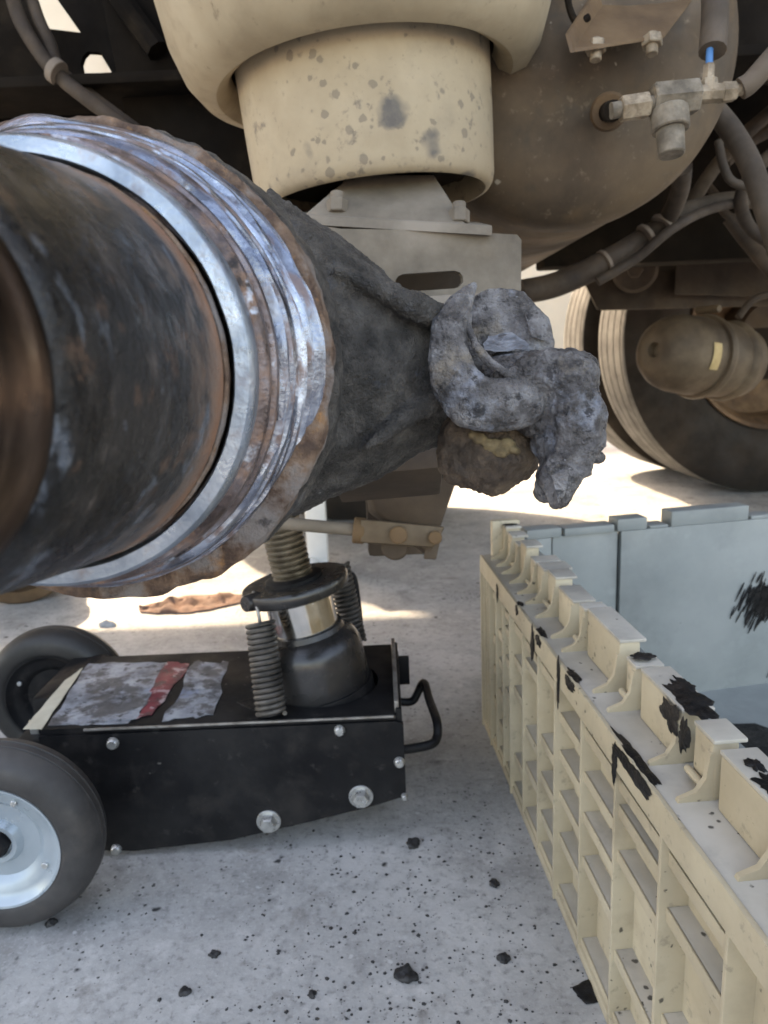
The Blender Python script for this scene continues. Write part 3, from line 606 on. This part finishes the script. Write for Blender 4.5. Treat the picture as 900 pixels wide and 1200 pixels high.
hose('dark hose dropping to the lower right behind the level hose', [(855, 255, 1.25), (878, 285, 1.25), (915, 330, 1.25)], .0125, 'hose')
hose('dark line hanging between the pipe and the far axle', [(822, 210, 1.3), (838, 228, 1.3), (850, 250, 1.3), (870, 262, 1.3)], .007, 'hose')
hose('dusty hose bending round the right edge above the brake chamber', [(905, 180, 1.0), (880, 205, 1.0), (868, 235, 1.02), (880, 268, 1.05), (915, 290, 1.05)], .009, 'hose')
hose('thin line sagging beside the tank rim at the right', [(842, 165, .95), (848, 195, .95), (862, 215, .95), (905, 222, .95)], .0055, 'hose_dusty')
hose('dark hose high in the upper right corner', [(862, 70, 1.1), (885, 60, 1.1), (930, 20, 1.1)], .014, 'hose')
hose('brown hose crossing the upper left corner, tied to its neighbour', [(8, -30, .86), (22, 20, .86), (45, 60, .86), (68, 88, .86), (105, 118, .86), (150, 150, .86), (200, 185, .86)], .0085, 'hose', [(66, 84, .856, .0145, 4, 3)])
hose('second brown hose joining its neighbour at a tie, upper left', [(28, -30, .87), (44, 20, .87), (58, 50, .87), (72, 84, .87), (110, 115, .875), (170, 160, .88)], .0075, 'hose')

# ------------------------------------------------------------------ far axle and brake chamber
fa = thing('far_axle', 'dark brown axle beam and hanger behind the hoses on the right', 'axle', P(800, 320, 1.9))
part('beam', MB().hexa([P(700, 365, 1.85), P(960, 358, 1.85), P(960, 345, 2.0), P(700, 350, 2.0), P(680, 325, 1.85), P(960, 300, 1.85), P(960, 292, 2.0), P(690, 300, 2.0)], .01), 'axle_brown', fa)
part('hanger_plate', MB().hexa([P(790, 345, 1.80), P(960, 350, 1.80), P(960, 350, 1.84), P(790, 345, 1.84), P(795, 276, 1.80), P(960, 288, 1.80), P(960, 288, 1.84), P(795, 276, 1.84)], .004), 'axle_brown', fa)
part('bushing', MB().cyl(P(744, 316, 1.78), P(744, 316, 1.9), .055, .055, 36, .008), 'axle_brown', fa)
part('bushing_bolt', MB().cyl(P(744, 316, 1.765), P(744, 316, 1.79), .02, .02, 6, .002), 'axle_brown', fa)
part('side_plate', MB().hexa([P(690, 345, 1.92), P(800, 345, 1.92), P(800, 345, 1.95), P(690, 345, 1.95), P(690, 270, 1.92), P(800, 262, 1.92), P(800, 262, 1.95), P(690, 270, 1.95)], .004), 'axle_brown', fa)
part('tie_plate', MB().hexa([P(672, 300, 1.96), P(690, 300, 1.96), P(690, 300, 1.98), P(672, 300, 1.98), P(668, 240, 1.96), P(690, 235, 1.96), P(690, 235, 1.98), P(668, 240, 1.98)], .002), 'axle_brown', fa)
ca = (P(905, 432, 1.52)-P(764, 410, 1.34)).normalized()
MC = axis_frame(P(766, 410, 1.34), ca, (0, 0, 1))
bc = thing('brake_chamber', 'brown bottle-shaped brake chamber in front of the right wheel', 'brake chamber', MC)
part('canister', MB().lathe([(.0001, .012), (.011, .012), (.014, .0), (.028, -.003), (.04, .002), (.055, .016), (.066, .036), (.0715, .06), (.0735, .105), (.0725, .118), (.0001, .118)], 56, MC, closed=False), 'chamber', bc, I4)
part('clamp_band', MB().lathe([(.073, .117), (.0785, .118), (.0805, .126), (.0785, .134), (.073, .135)], 56, MC), 'chamber', bc, I4)
part('rear_housing', MB().lathe([(.0001, .13), (.072, .13), (.074, .15), (.071, .19), (.076, .195), (.078, .205), (.074, .213), (.068, .24), (.05, .26), (.0001, .262)], 56, MC, closed=False), 'chamber', bc, I4)
part('clamp_bolt', MB().cyl(MC @ Vector((.088, -.02, .126)), MC @ Vector((.088, .03, .126)), .007, None, 8, .001), 'chamber', bc)
part('label_plate', MB().lathe([(.0742, .07), (.0750, .072), (.0752, .09), (.0746, .092)], 10, MC, a0=R(75), a1=R(112)), 'label_ochre', bc, I4)
part('push_rod', MB().cyl(MC @ Vector((0, 0, .26)), MC @ Vector((0, 0, .34)), .012), 'axle_brown', bc)
part('mounting_bracket', MB().box((0, 0, 0), (.10, .12, .014), .003, MC @ T(.02, .01, .27)), 'axle_brown', bc)
hose('thin line curving over the brake chamber to the right edge', [(865, 372, 1.45), (885, 350, 1.45), (920, 342, 1.45)], .007, 'hose')

# ------------------------------------------------------------------ push rod with clevis under the axle
pr = thing('brake_pushrod', 'dusty push rod with a pinned clevis under the axle', 'push rod', P(440, 622, .7))
pd = .70
part('rod', MB().tube([P(318, 612, pd), P(420, 621, pd)], .0062, 16, 1), 'dust_bracket', pr)
part('rod_boss', MB().cyl(P(414, 621, pd), P(428, 622.5, pd), .0125, None, 24, .001), 'tank_bracket', pr)
part('clevis', MB().hexa([P(422, 636, .688), P(508, 642, .688), P(508, 642, .715), P(422, 636, .715), P(422, 608, .688), P(522, 617, .688), P(522, 617, .715), P(422, 608, .715)], .004), 'chamber', pr)
for (x, y, r_) in ((467, 627, .0085), (510, 630, .0065)):
    part('pin', MB().cyl(P(x, y, .682), P(x, y, .692), r_, None, 20, .0012), 'tank_bracket', pr)
part('lever', MB().hexa([P(496, 655, .70), P(511, 656, .70), P(511, 656, .712), P(496, 655, .712), P(500, 632, .70), P(516, 634, .70), P(516, 634, .712), P(500, 632, .712)], .002), 'axle_brown', pr)
part('adjuster', MB().cyl(P(463, 640, .700), P(463, 640, .716), .0135, None, 24, .002), 'axle_brown', pr)

# ------------------------------------------------------------------ rolling bottle jack
JT = .14                                                # top of the chassis
jack = thing('rolling_jack', 'black wheeled bottle jack with worn stickers under the axle', 'jack', T(-.17, .757, 0))
xl, xr, yf, yb = -.352, .006, .668, .845
def jside(y, name):
    M = frame((0, y, 0), (1, 0, 0), (0, 0, 1), (0, -1, 0))
    return part(name, MB().prism([(xl, .012), (xl+.08, .006), (xl+.18, .014), (xr-.1, .030), (xr-.03, .046), (xr+.004, .056), (xr+.004, JT-.004), (xr-.004, JT-.001), (xl, JT-.001)], .006, M), 'jack_black', jack)
jside(yf+.004, 'side_plate'); jside(yb, 'side_plate')
BC = G(377, 808, JT)                                    # foot of the bottle in the top plate
MTp = frame((0, 0, JT), (1, 0, 0), (0, 1, 0), (0, 0, 1))
holes = [[(BC.x + .062*math.cos(math.tau*k/32), BC.y+.006 + .060*math.sin(math.tau*k/32)) for k in range(32)]]
sp0 = G(300, 830, JT)
part('top_plate', MB().prism([(xl+.0, yf), (xr-.004, yf), (xr-.004, yb), (xl, yb)], .006, MTp, holes), 'jack_black', jack)
part('spring_slot', MB().prism([tuple(G(*p, JT).xy) for p in ((278, 830), (300, 822), (322, 838), (300, 841))], .0015, MTp @ T(0, 0, .0058)), 'black_grease', jack)
part('worn_edge', MB().box(((xl+xr)/2+.02, yf-.0015, JT+.0045), (xr-xl-.05, .0025, .0022), .0006), 'worn_edge', jack)
part('end_plate', MB().box((xr, (yf+yb)/2, .1), (.006, yb-yf-.006, .1), .0012), 'jack_black', jack)
e0, e1 = Vector((xr-.002, yf+.006, JT+.007)), Vector((xr-.002, yb-.02, JT+.007))
part('worn_edge', MB().box(((xr-.002), (yf+yb)/2, JT+.011), (.0045, yb-yf-.012, .012), .0012), 'worn_edge', jack)
# stickers
def flat(name, pts, z, m, th_=.0006):
    return part(name, MB().prism([tuple(G(*p, z).xy) for p in pts], th_, frame((0, 0, z), (1, 0, 0), (0, 1, 0), (0, 0, 1))), m, jack)
def torn(pts, am=3.0, n=7):
    q = []
    for i in range(len(pts)):
        a, b = pts[i], pts[(i+1) % len(pts)]
        for k in range(n):
            t = k/n; q.append((a[0]+(b[0]-a[0])*t + (random.uniform(-am, am) if k else 0), a[1]+(b[1]-a[1])*t + (random.uniform(-am, am)*.6 if k else 0)))
    return q
flat('bare_strip', torn([(27, 855), (49, 855), (97, 783), (74, 800)], .8), JT+.0062, 'cream_strip')
flat('sticker', torn([(56, 851), (150, 848), (202, 776), (104, 778)], 2.2), JT+.0062, 'sticker_grey')
flat('red_sticker', torn([(158, 842), (178, 838), (222, 778), (196, 777)], 3), JT+.0066, 'sticker_red')
flat('sticker', torn([(190, 846), (250, 838), (268, 776), (228, 776)], 3.5), JT+.0062, 'sticker_grey')
flat('sticker', torn([(106, 846), (160, 842), (178, 812), (130, 810)], 3), JT+.0070, 'sticker_grey')
# fasteners on the side plate
def sidebolt(x, y, r_, hexr=None, out_=.006):
    q = PY(x, y, yf-.002)
    bt = part('bolt', MB().cyl(q, q+Vector((0, -out_, 0)), r_, r_*.85, 6 if hexr else 20, .001), 'steel_bolt', jack)
    if hexr: part('washer', MB().cyl(q+Vector((0, .001, 0)), q+Vector((0, -.0018, 0)), hexr, None, 24, .0004), 'steel_bolt', bt)
for a in ((133, 870, .0062), (398, 855, .0056), (468, 892, .0056), (137, 994, .0056), (474, 932, .0035)): sidebolt(*a)
sidebolt(315, 962, .0098, .0125, .010); sidebolt(423, 933, .0098, .0125, .010)
# bottle, ram, collar, screw (leaning a little to the left)
lean = Vector((-.17, .02, 1)).normalized()
B0 = BC + Vector((0, .006, -.01))
MJ = axis_frame(B0, lean)
part('cylinder', MB().lathe([(.0001, 0), (.0555, 0), (.0558, .050), (.0550, .059), (.0520, .067), (.0465, .0735), (.0415, .0765), (.0400, .082), (.0365, .083), (.0001, .084)], 64, MJ, closed=False), 'jack_bottle', jack, I4)
part('cylinder_base', MB().lathe([(.0001, -.1), (.059, -.1), (.059, .012), (.0585, .0145), (.0001, .0145)], 48, MJ, closed=False), 'jack_black', jack, I4)
part('ram', MB().lathe([(.0001, .078), (.0360, .078), (.0360, .122), (.0001, .122)], 48, MJ, closed=False), 'chrome', jack, I4)
part('collar', MB().lathe([(.02, .118), (.042, .118), (.044, .120), (.053, .121), (.0565, .123), (.0575, .126), (.0575, .134), (.056, .136), (.02, .136)], 56, MJ), 'jack_bottle', jack, I4)
part('collar_socket', MB().lathe([(.0001, .13), (.031, .13), (.031, .1395), (.027, .1415), (.0001, .1415)], 40, MJ, closed=False), 'jack_black', jack, I4)
pitch_, n_t = .0062, 21
prof = [(.0001, .135), (.020, .135)]
for k in range(n_t): prof += [(.0205, .138+k*pitch_), (.0215, .1395+k*pitch_), (.0215, .1415+k*pitch_), (.0185, .143+k*pitch_)]
prof += [(.0185, .275), (.0001, .275)]
part('screw', MB().lathe(prof, 36, MJ, closed=False), 'screw_steel', jack, I4)
part('saddle', MB().lathe([(.0001, .262), (.03, .262), (.034, .266), (.034, .278), (.0001, .281)], 32, MJ, closed=False), 'screw_steel', jack, I4)
def coil(a, b, rad, wire, turns):
    a, b = Vector(a), Vector(b); M = axis_frame(a, b-a); h = (b-a).length; n = turns*14
    pts = [M @ Vector((rad*math.cos(math.tau*turns*k/n), rad*math.sin(math.tau*turns*k/n), h*k/n)) for k in range(n+1)]
    return MB().tube(pts, wire, 7, 1)
ds = (BC-CAM).dot(fw) - .05
s1 = part('spring', coil(P(318, 838, ds-.02), P(305, 730, ds-.01), .0135, .0024, 17), 'spring_dark', jack)
part('spring_core', MB().cyl(P(318, 838, ds-.02), P(305, 731, ds-.01), .0112, None, 16), 'black_grease', s1)
part('hook', MB().tube([P(305, 731, ds-.01), P(302, 715, ds-.01), P(299, 700, ds), P(297, 694, ds+.01)], .0018, 8, 6), 'worn_edge', s1)
part('collar_lug', MB().cyl(P(287, 708, ds-.004), P(303, 704, ds+.01), .0085, .010, 16, .001), 'jack_bottle', jack)
s2 = part('spring', coil(P(416, 752, ds+.13), P(396, 662, ds+.12), .0125, .0024, 17), 'spring_dark', jack)
part('spring_core', MB().cyl(P(416, 752, ds+.13), P(396, 663, ds+.12), .0105, None, 16), 'black_grease', s2)
part('valve_rod', MB().tube([P(404, 674, ds+.14), P(414, 675, ds+.14), P(419, 700, ds+.145), P(422, 738, ds+.15), P(414, 741, ds+.15)], .0036, 10, 6), 'jack_black', jack)
part('carry_handle', MB().tube([PY(466, 822, .80), PY(484, 821, .80), PY(496, 800, .80), PY(503, 820, .765), PY(512, 846, .715), PY(512, 864, .70), PY(503, 873, .69), PY(470, 879, .685)], .0048, 12, 6), 'jack_black', jack)
part('rear_lug', MB().box((xr+.008, yb-.03, .125), (.016, .006, .035), .001), 'jack_black', jack)
part('wheel_axle', MB().cyl((-.366, .60, .089), (-.425, .872, .089), .011), 'jack_black', jack)
part('wheel_bracket', MB().box((-.36, .70, .098), (.05, .05, .06), .004), 'jack_black', jack)
part('wheel_bracket', MB().box((-.372, .80, .12), (.045, .12, .05), .006), 'jack_black', jack)
part('bracket_bolt', MB().cyl((-.37, .70, .125), (-.37, .70, .14), .008, None, 6, .001), 'steel_bolt', jack)
def jack_wheel(c, rim_m='rim_zinc', tyre_m='jack_rubber'):
    M = axis_frame(c, (0, 1, 0), (0, 0, 1))
    wv = MB().lathe([(.058, -.021), (.0605, -.0235), (.064, -.0245), (.074, -.0245), (.080, -.022), (.085, -.0165), (.0882, -.008), (.0888, -.0055), (.0876, -.005), (.0876, -.0035), (.0888, -.003), (.0888, .003), (.0876, .0035), (.0876, .005), (.0888, .0055), (.0882, .008), (.085, .0165), (.08, .022), (.074, .0245), (.06, .0235), (.058, .021)], 96, M)
    t = part('tyre', wv, tyre_m, jack, I4)
    rm = part('rim', MB().lathe([(.0001, -.012), (.012, -.0125), (.014, -.016), (.018, -.0165), (.022, -.0105), (.036, -.0095), (.0395, -.0125), (.043, -.0155), (.049, -.0165), (.0535, -.0185), (.0575, -.0235), (.0595, -.0238), (.0595, -.02), (.058, -.015), (.058, .02), (.0001, .015)], 72, M, closed=False), rim_m, jack, I4)
    for k in range(4):
        a = math.tau*k/4 + .5
        part('rim_bolt', MB().cyl(M @ Vector((.046*math.cos(a), .046*math.sin(a), -.015)), M @ Vector((.046*math.cos(a), .046*math.sin(a), -.0185)), .003, None, 12, .0005), 'steel_bolt', rm)
    part('hub_nut', MB().cyl(M @ Vector((0, 0, -.012)), M @ Vector((0, 0, -.022)), .0125, .011, 6, .001), 'jack_black', rm)
wc = P(4, 965, .66)
jack_wheel(Vector((wc.x, wc.y, .0888))); jack_wheel(Vector((-.425, .872, .0888)), 'jack_black', 'dark_rubber')

# ------------------------------------------------------------------ plastic bulk container
A_, B_ = Vector((.146, .905, 0)), Vector((.186, .25, 0))
du = (B_-A_).normalized(); LN = (B_-A_).length + .06     # along the near wall, towards the viewer
dn = Vector((-du.y, du.x, 0)); dn = dn if dn.x < 0 else -dn   # outwards, to the left
MCr = frame(A_, du, dn, (0, 0, 1))
if MCr.determinant() < 0: MCr = frame(A_, du, -dn, (0, 0, 1))
sgn = 1 if (MCr.to_3x3() @ Vector((0, 1, 0))).x < 0 else -1  # local +Y*sgn is outwards
crate = thing('plastic_container', 'cream ribbed plastic container with tar-smeared rim and inside tinted grey for shade', 'container', MCr)
ZL, ZT, DP = .238, .272, .030
def cb(c, s, bev=0): return MB().box((c[0], sgn*c[1], c[2]), s, bev, MCr)
def mitre(mb): return mb
part('wall_sheet', cb((LN/2, .004, ZL/2-.003), (LN, .008, ZL-.006)), 'crate_cream', crate)
part('rim_ledge', cb((LN/2, .0015, ZL-.003), (LN, .042, .006), .001), 'crate_ledge', crate)
part('rim_lip', cb((LN/2, .0242, ZL-.0105), (LN, .0034, .022), .0008), 'crate_cream', crate)
ribs_u = [.0, .012, .03, .052, .08, .115, .157, .205, .262, .322, .385, .455, .53, .60]
for i, u in enumerate(ribs_u): part('upright_rib', cb((u, .007, (ZL-.006)/2), (.0035, .034+(.004 if i % 3 == 0 else 0), ZL-.006), .0008), 'crate_cream', crate)
levels = [.206, .174, .138, .098, .056, .014]
random.seed(3)
for i in range(len(ribs_u)-1):
    u_a, u_b = ribs_u[i], ribs_u[i+1]
    for j, z in enumerate(levels):
        if i > 2 and (i+j) % 5 == 4 and j not in (5,): continue
        zz = z + (.012 if i % 2 else -.006)*(j not in (0, 5))
        part('cross_rib', cb(((u_a+u_b)/2, .006, zz), (u_b-u_a-.0035, .030, .0035), .0006), 'crate_ledge', crate)
        part('rib_edge', cb(((u_a+u_b)/2, .0205, zz-.003), (u_b-u_a-.0035, .002, .0095), .0005), 'crate_cream', crate)
part('foot_rail', cb((LN/2, .004, .005), (LN, .04, .010), .002), 'crate_cream', crate)
# parapet along the rim: blocks with gaps, each a piece of its own
u = .006; k = 0
lens = [.022, .026, .020, .030, .024, .028, .030, .046, .018, .074, .020, .064, .026, .060, .050]
for Lb in lens:
    if u + Lb > LN: break
    tall = .0 if k % 3 else .004
    wide = (.024 if k in (4, 5) else .016) + random.uniform(-.001, .002); tall += random.uniform(-.002, .003)
    y0 = -.014 - (wide/2) + .012
    bl = part('rim_block', cb((u+Lb/2, y0, (ZL+ZT)/2+tall/2), (Lb-.004, wide, ZT-ZL+tall), .0022), 'crate_cream', crate)
    part('block_cap', cb((u+Lb/2, y0-.002, ZT+tall+.0012), (Lb-.002, wide+.004, .0026), .0008), 'crate_ledge', bl)
    if k % 2 == 0: part('rim_bead', MB().tube([MCr @ Vector((u+.002, sgn*(.001), ZL+.008)), MCr @ Vector((u+Lb-.004, sgn*(.001), ZL+.008))], .0024, 10, 1), 'crate_cream', bl)
    # gusset with a flared foot between ledge and block
    Mg = MCr @ T(u+Lb-.004, 0, ZL)
    pts = [(-.012, .0), (.011, 0), (.010, .0022), (.000, .006), (-.005, .014), (-.007, .030), (-.012, .032)]
    b2 = MB()
    for s_ in (0,):
        vs_ = [Mg @ Vector((-.0018, sgn*(p[0]+.006), p[1])) for p in pts] + [Mg @ Vector((.0018, sgn*(p[0]+.006), p[1])) for p in pts]
        n_ = len(pts); fs_ = [list(range(n_)), [n_+i for i in range(n_)][::-1]] + [(i, (i+1) % n_, n_+(i+1) % n_, n_+i) for i in range(n_)]
        b2._add(vs_, fs_)
    part('gusset', b2, 'crate_cream', crate)
    u += Lb + (.004, .010, .006, .013)[k % 4]; k += 1
part('corner_post', cb((.004, -.006, .142), (.012, .036, .284), .003), 'crate_cream', crate)
part('inner_skin', cb((LN/2, -.026, ZT/2-.004), (LN, .006, ZT-.012)), 'crate_inside_shaded', crate)
# far wall, seen from inside
fx0 = A_ + du*.012
dX = Vector((.985, .17, 0)).normalized(); dY = Vector((-dX.y, dX.x, 0))
MF = frame((fx0.x+.028, fx0.y+.0, 0), dX, dY, (0, 0, 1))
us = [0, .036, .128, .45, .8]
for i in range(4):
    Lp = us[i+1]-us[i]
    part('wall_panel', MB().box((us[i]+Lp/2, .004*(i % 2), .128), (Lp-.003, .01, .262), .0012, MF), 'crate_inside_shaded', crate)
part('wall_backing', MB().box((.4, .016, .125), (.8, .008, .25), 0, MF), 'crate_inside_shaded', crate)
uu = 0
for Lb, h_ in ((.05, .012), (.072, .010), (.045, .016), (.03, .004), (.115, .02), (.045, .005), (.12, .026), (.12, .018), (.15, .022)):
    part('crenel', MB().box((uu+Lb/2, .008, .259+h_/2), (Lb-.004, .026, h_), .0018, MF), 'crate_inside_shaded', crate); uu += Lb
part('container_floor', MB().hexa([(.19, .05, .012), (1.0, .15, .012), (1.0, 1.06, .012), (.19, .9, .012), (.19, .05, .02), (1.0, .15, .02), (1.0, 1.06, .02), (.19, .9, .02)]), 'crate_inside_shaded', crate)
# tar and grease on it
def cl(uq, vq, zq): return MCr @ Vector((uq, sgn*vq, zq))
def splat(c, a, b, ra, rb, th_, seed, parent=crate, n=44, spikes=.5):
    # thin ragged film of tar: centre, two in-surface axes, half sizes
    rnd = random.Random(seed); nrm = a.cross(b).normalized(); top, low = [], []
    for k_ in range(n):
        t_ = math.tau*k_/n; f_ = 1 + spikes*noise.fractal(Vector((math.cos(t_)*1.9, math.sin(t_)*1.9, seed*3.1)), .8, 2.2, 4) + rnd.uniform(-.08, .08)
        q_ = a*(ra*f_*math.cos(t_)) + b*(rb*f_*math.sin(t_)); low.append(c+q_); top.append(c+q_*.86)
    vs_ = low + [p + nrm*th_*rnd.uniform(.6, 1.2) for p in top] + [c + nrm*th_*1.3]
    fs_ = [(i_, (i_+1) % n, n+(i_+1) % n, n+i_) for i_ in range(n)] + [(n+i_, n+(i_+1) % n, 2*n) for i_ in range(n)]
    me_ = MB()._add(vs_, fs_).mesh('grease_smear', R(60))
    return part('grease_smear', me_, 'black_grease', parent)
def at_u(x, y, z): return (MCr.inverted() @ G(x, y, z)).x
uz = Vector((0, 0, 1)); uo = (MCr.to_3x3() @ Vector((0, sgn, 0)))
def film(u_, v_, z_, la, lb, seed, side=False, th_=.0009):
    a_ = du; b_ = uz if side else -uo if du.cross(-uo).z > 0 else uo
    if side and du.cross(uz).dot(uo) < 0: a_ = -du
    return splat(cl(u_, v_, z_), a_, b_, la, lb, th_, seed)
TOPZ = ZT+.0028
u1 = at_u(790, 826, ZT)
film(u1, -0.014, TOPZ+.0004, .030, .010, 1); film(u1-.018, -0.018, TOPZ+.0006, .012, .006, 3)
film(u1+.004, .0003, ZT-.006, .012, .010, 4, True); film(u1+.022, .0003, ZT-.008, .007, .012, 5, True)
film(.012, -0.010, TOPZ+.004, .009, .008, 6); film(.016, -.008, ZT-.004, .006, .012, 7, True)
for k_, (x, y, la) in enumerate(((742, 884, .030), (632, 742, .012), (758, 902, .020), (668, 792, .014), (610, 708, .006))):
    uu_ = at_u(x, y, ZL)
    film(uu_, .0215, ZL+.0004, la, .0035, 10+k_); film(uu_+.004, .0262, ZL-.005, la*.8, .005, 20+k_, True)
for k_, (x, y, la, lb) in enumerate(((628, 762, .007, .016), (671, 806, .003, .022), (712, 905, .004, .014), (600, 700, .004, .01))):
    film(at_u(x, y, .215), .0262, .222, la, lb, 40+k_, True)
film(at_u(890, 932, ZT), -0.012, TOPZ+.0004, .012, .008, 50); film(at_u(868, 905, ZT), -0.012, TOPZ+.0004, .006, .004, 51)
film(at_u(735, 776, ZT), -0.012, TOPZ+.0004, .007, .009, 52); film(at_u(700, 740, ZT), -0.016, TOPZ+.0004, .010, .003, 53)
# streaky black smears on the inside of the far wall and in the corner
random.seed(5)
def streaks(cx, cy, n, sx, sy, ln, slant):
    b2 = MB()
    for _ in range(n):
        q = Vector(((cx+random.gauss(0, sx)), -.0062, cy+random.gauss(0, sy))); l_ = ln*random.uniform(.4, 1.2); w_ = random.uniform(.0004, .0014)
        d_ = Vector((slant+random.uniform(-.15, .15), 0, 1)).normalized(); nn = Vector((d_.z, 0, -d_.x))
        pts = [q-d_*l_, q-nn*w_-d_*l_*.3, q-nn*w_*.8+d_*l_*.4, q+d_*l_, q+nn*w_*.7+d_*l_*.3, q+nn*w_-d_*l_*.4]
        vs_ = [MF @ p for p in pts] + [MF @ (p+Vector((0, -.0012, 0))) for p in pts]
        b2._add(vs_, [list(range(6)), [6+i for i in range(6)][::-1]] + [(i, (i+1) % 6, 6+(i+1) % 6, 6+i) for i in range(6)])
    return b2
def onF(x, y):
    d = ray(x, y); n_ = dY; t = (MF.translation-CAM).dot(n_)/d.dot(n_); return MF.inverted() @ (CAM+d*t)
q = onF(893, 702); splat(MF @ Vector((q.x, -.0062, q.z)), -dX, uz, .012, .018, .0006, 61); part('grease_smear', streaks(q.x, q.z, 240, .017, .013, .012, .45), 'black_grease', crate)
q = onF(885, 872); part('grease_smear', streaks(q.x, q.z, 200, .03, .008, .013, .1), 'black_grease', crate)
q = onF(930, 800); part('grease_smear', streaks(q.x, q.z, 80, .02, .02, .016, .4), 'black_grease', crate)
part('tar_pool', MB().prism([(.24 + .35*(.5+.5*math.cos(a_))*(1+.1*random.uniform(-1, 1)), .55+.3*math.sin(a_)*(1+.1*random.uniform(-1, 1))) for a_ in [math.tau*k/40 for k in range(40)]], .004, T(0, 0, .0204)), 'black_grease', crate)

# ------------------------------------------------------------------ small things on the ground
rg = MB(); n_ = 46; mrow = 12; rv = []
for i in range(n_):
    for j in range(mrow):
        s_, t_ = i/(n_-1), j/(mrow-1)
        q = G(166+122*s_, 716-14*s_+ (t_-.5)*-13*(.5+math.sin(s_*math.pi)), 0)
        z = .004 + .018*abs(noise.fractal(Vector((q.x*22, q.y*26, 3)), 1, 2, 3))*math.sin(math.pi*min(1, max(0, t_)))*1.2
        rv.append(Vector((q.x + .012*noise.noise(q*30), q.y + .012*noise.noise(q*33+Vector((9, 0, 0))), z)))
N_ = len(rv); allv = rv + [Vector((v.x, v.y, max(.0015, v.z-.003))) for v in rv]; fs = []
for i in range(n_-1):
    for j in range(mrow-1):
        a_ = i*mrow+j; fs += [(a_, a_+1, a_+mrow+1, a_+mrow), tuple(N_+x for x in (a_+mrow, a_+mrow+1, a_+1, a_))]
for i in range(n_-1):
    for j in (0, mrow-1):
        a_ = i*mrow+j; fs.append((a_, a_+mrow, N_+a_+mrow, N_+a_))
for j in range(mrow-1):
    for i in (0, n_-1):
        a_ = i*mrow+j; fs.append((a_, a_+1, N_+a_+1, N_+a_))
rc = G(225, 708)
solo('rag', own_frame(rg._add(allv, fs).mesh('rag', R(60)), rc), 'rag', 'crumpled reddish brown rag on the sunlit concrete behind the jack', 'rag', T(rc))
def lump(x, y, wpx, hpx, name='grease_crumb', m='crumb', flatness=.5):
    c_ = G(x, y); dd = (c_-CAM).dot(fw); r_ = px(wpx/2, dd)
    b2 = MB().sphere((0, 0, r_*flatness*.45), (r_, r_*hpx/wpx*1.6, r_*flatness), sub=3); me = b2.mesh(name, R(60))
    for v in me.vertices: v.co += v.co.normalized()*r_*.45*noise.fractal(v.co*(1.3/r_)+Vector((x, y, 0)), 1, 2, 3)
    for v in me.vertices: v.co.z = max(v.co.z, -.001)
    return me, c_
for x, y, w_, h_, lab, fl in ((484, 990, 15, 10, 'black grease crumb on the concrete right of the jack bolts', .6), (476, 1144, 28, 15, 'large black grease flake on the concrete near the bottom edge', .35),
        (693, 1108, 15, 12, 'round black crumb on the concrete beside the container foot', .6), (700, 1165, 48, 18, 'broad flat black grease patch on the concrete against the container', .12),
        (252, 1119, 14, 8, 'black crumb on the concrete, lower left of the flakes', .5), (217, 1163, 14, 8, 'small black flake near the bottom edge, left', .4), (60, 1083, 13, 7, 'black crumb just below the jack wheel', .5),
        (579, 1036, 11, 9, 'small black crumb midway between flake and container', .6), (590, 1125, 14, 9, 'black crumb among fine grit left of the grease patch', .5), (366, 1166, 10, 7, 'tiny black crumb left of the large grease flake', .5)):
    me, c_ = lump(x, y, w_, h_, 'grease_crumb', 'crumb', fl)
    solo('grease_crumb', me, 'crumb' if fl > .2 else 'black_grease', lab, 'crumb', T(c_), 'black crumbs on the concrete')
me, c_ = lump(126, 733, 22, 7, 'stone', 'stone', .4); solo('pebble', me, 'stone', 'flat grey pebble on the sunlit concrete left of the rag', 'stone', T(c_))
# fine grit, too many to count
random.seed(21); gb = MB()
for _ in range(1100):
    x = random.gauss(480, 190); y = random.uniform(960, 1230)
    if x > 720 or x < 0: continue
    if random.random() < .55 and x < 280: continue
    c_ = G(x, y); r_ = random.choice([.0005, .0006, .0007, .0009, .0013, .0018])*random.uniform(.7, 1.3)
    p_ = [Vector((c_.x + r_*random.uniform(.6, 1.2)*math.cos(a_), c_.y + r_*random.uniform(.6, 1.2)*math.sin(a_), .0002)) for a_ in (0, 1.2, 2.4, 3.7, 5)]
    tp = Vector((c_.x, c_.y, r_*.9)); gb._add(p_+[tp], [(i, (i+1) % 5, 5) for i in range(5)])
gr = part('grit', gb, 'crumb', None, I4, None, 'stuff'); gr['label'] = 'fine black grit scattered over the concrete in front'; gr['category'] = 'grit'
# brown drum far left, white post behind the jack screw
MD = axis_frame(Vector((-.78, 1.50, .112)), Vector((-.35, 1, 0)), (0, 0, 1))
dr = thing('metal_drum', 'brown metal drum lying on its side at the left edge', 'drum', T(-.78, 1.5, 0))
part('shell', MB().lathe([(.085, 0), (.108, 0), (.112, .004), (.112, .03), (.104, .036), (.104, .16), (.0001, .17), (.0001, .15), (.085, .14)], 48, MD), 'tank_bracket', dr, I4)
part('core', MB().lathe([(.0001, .02), (.05, .02), (.055, .03), (.055, .15), (.0001, .15)], 32, MD, closed=False), 'axle_brown', dr, I4)
wp = G(374, 664)
wt = thing('white_post', 'white plastic post standing behind the jack screw', 'post', wp)
part('post', MB().box((wp.x, wp.y, wp.z+.17), (.048, .04, .33), .006), 'white_plastic', wt)
part('foot', MB().cyl((wp.x-.02, wp.y-.02, 0), (wp.x-.02, wp.y-.02, .03), .028, .02, 24, .006), 'white_plastic', wt)
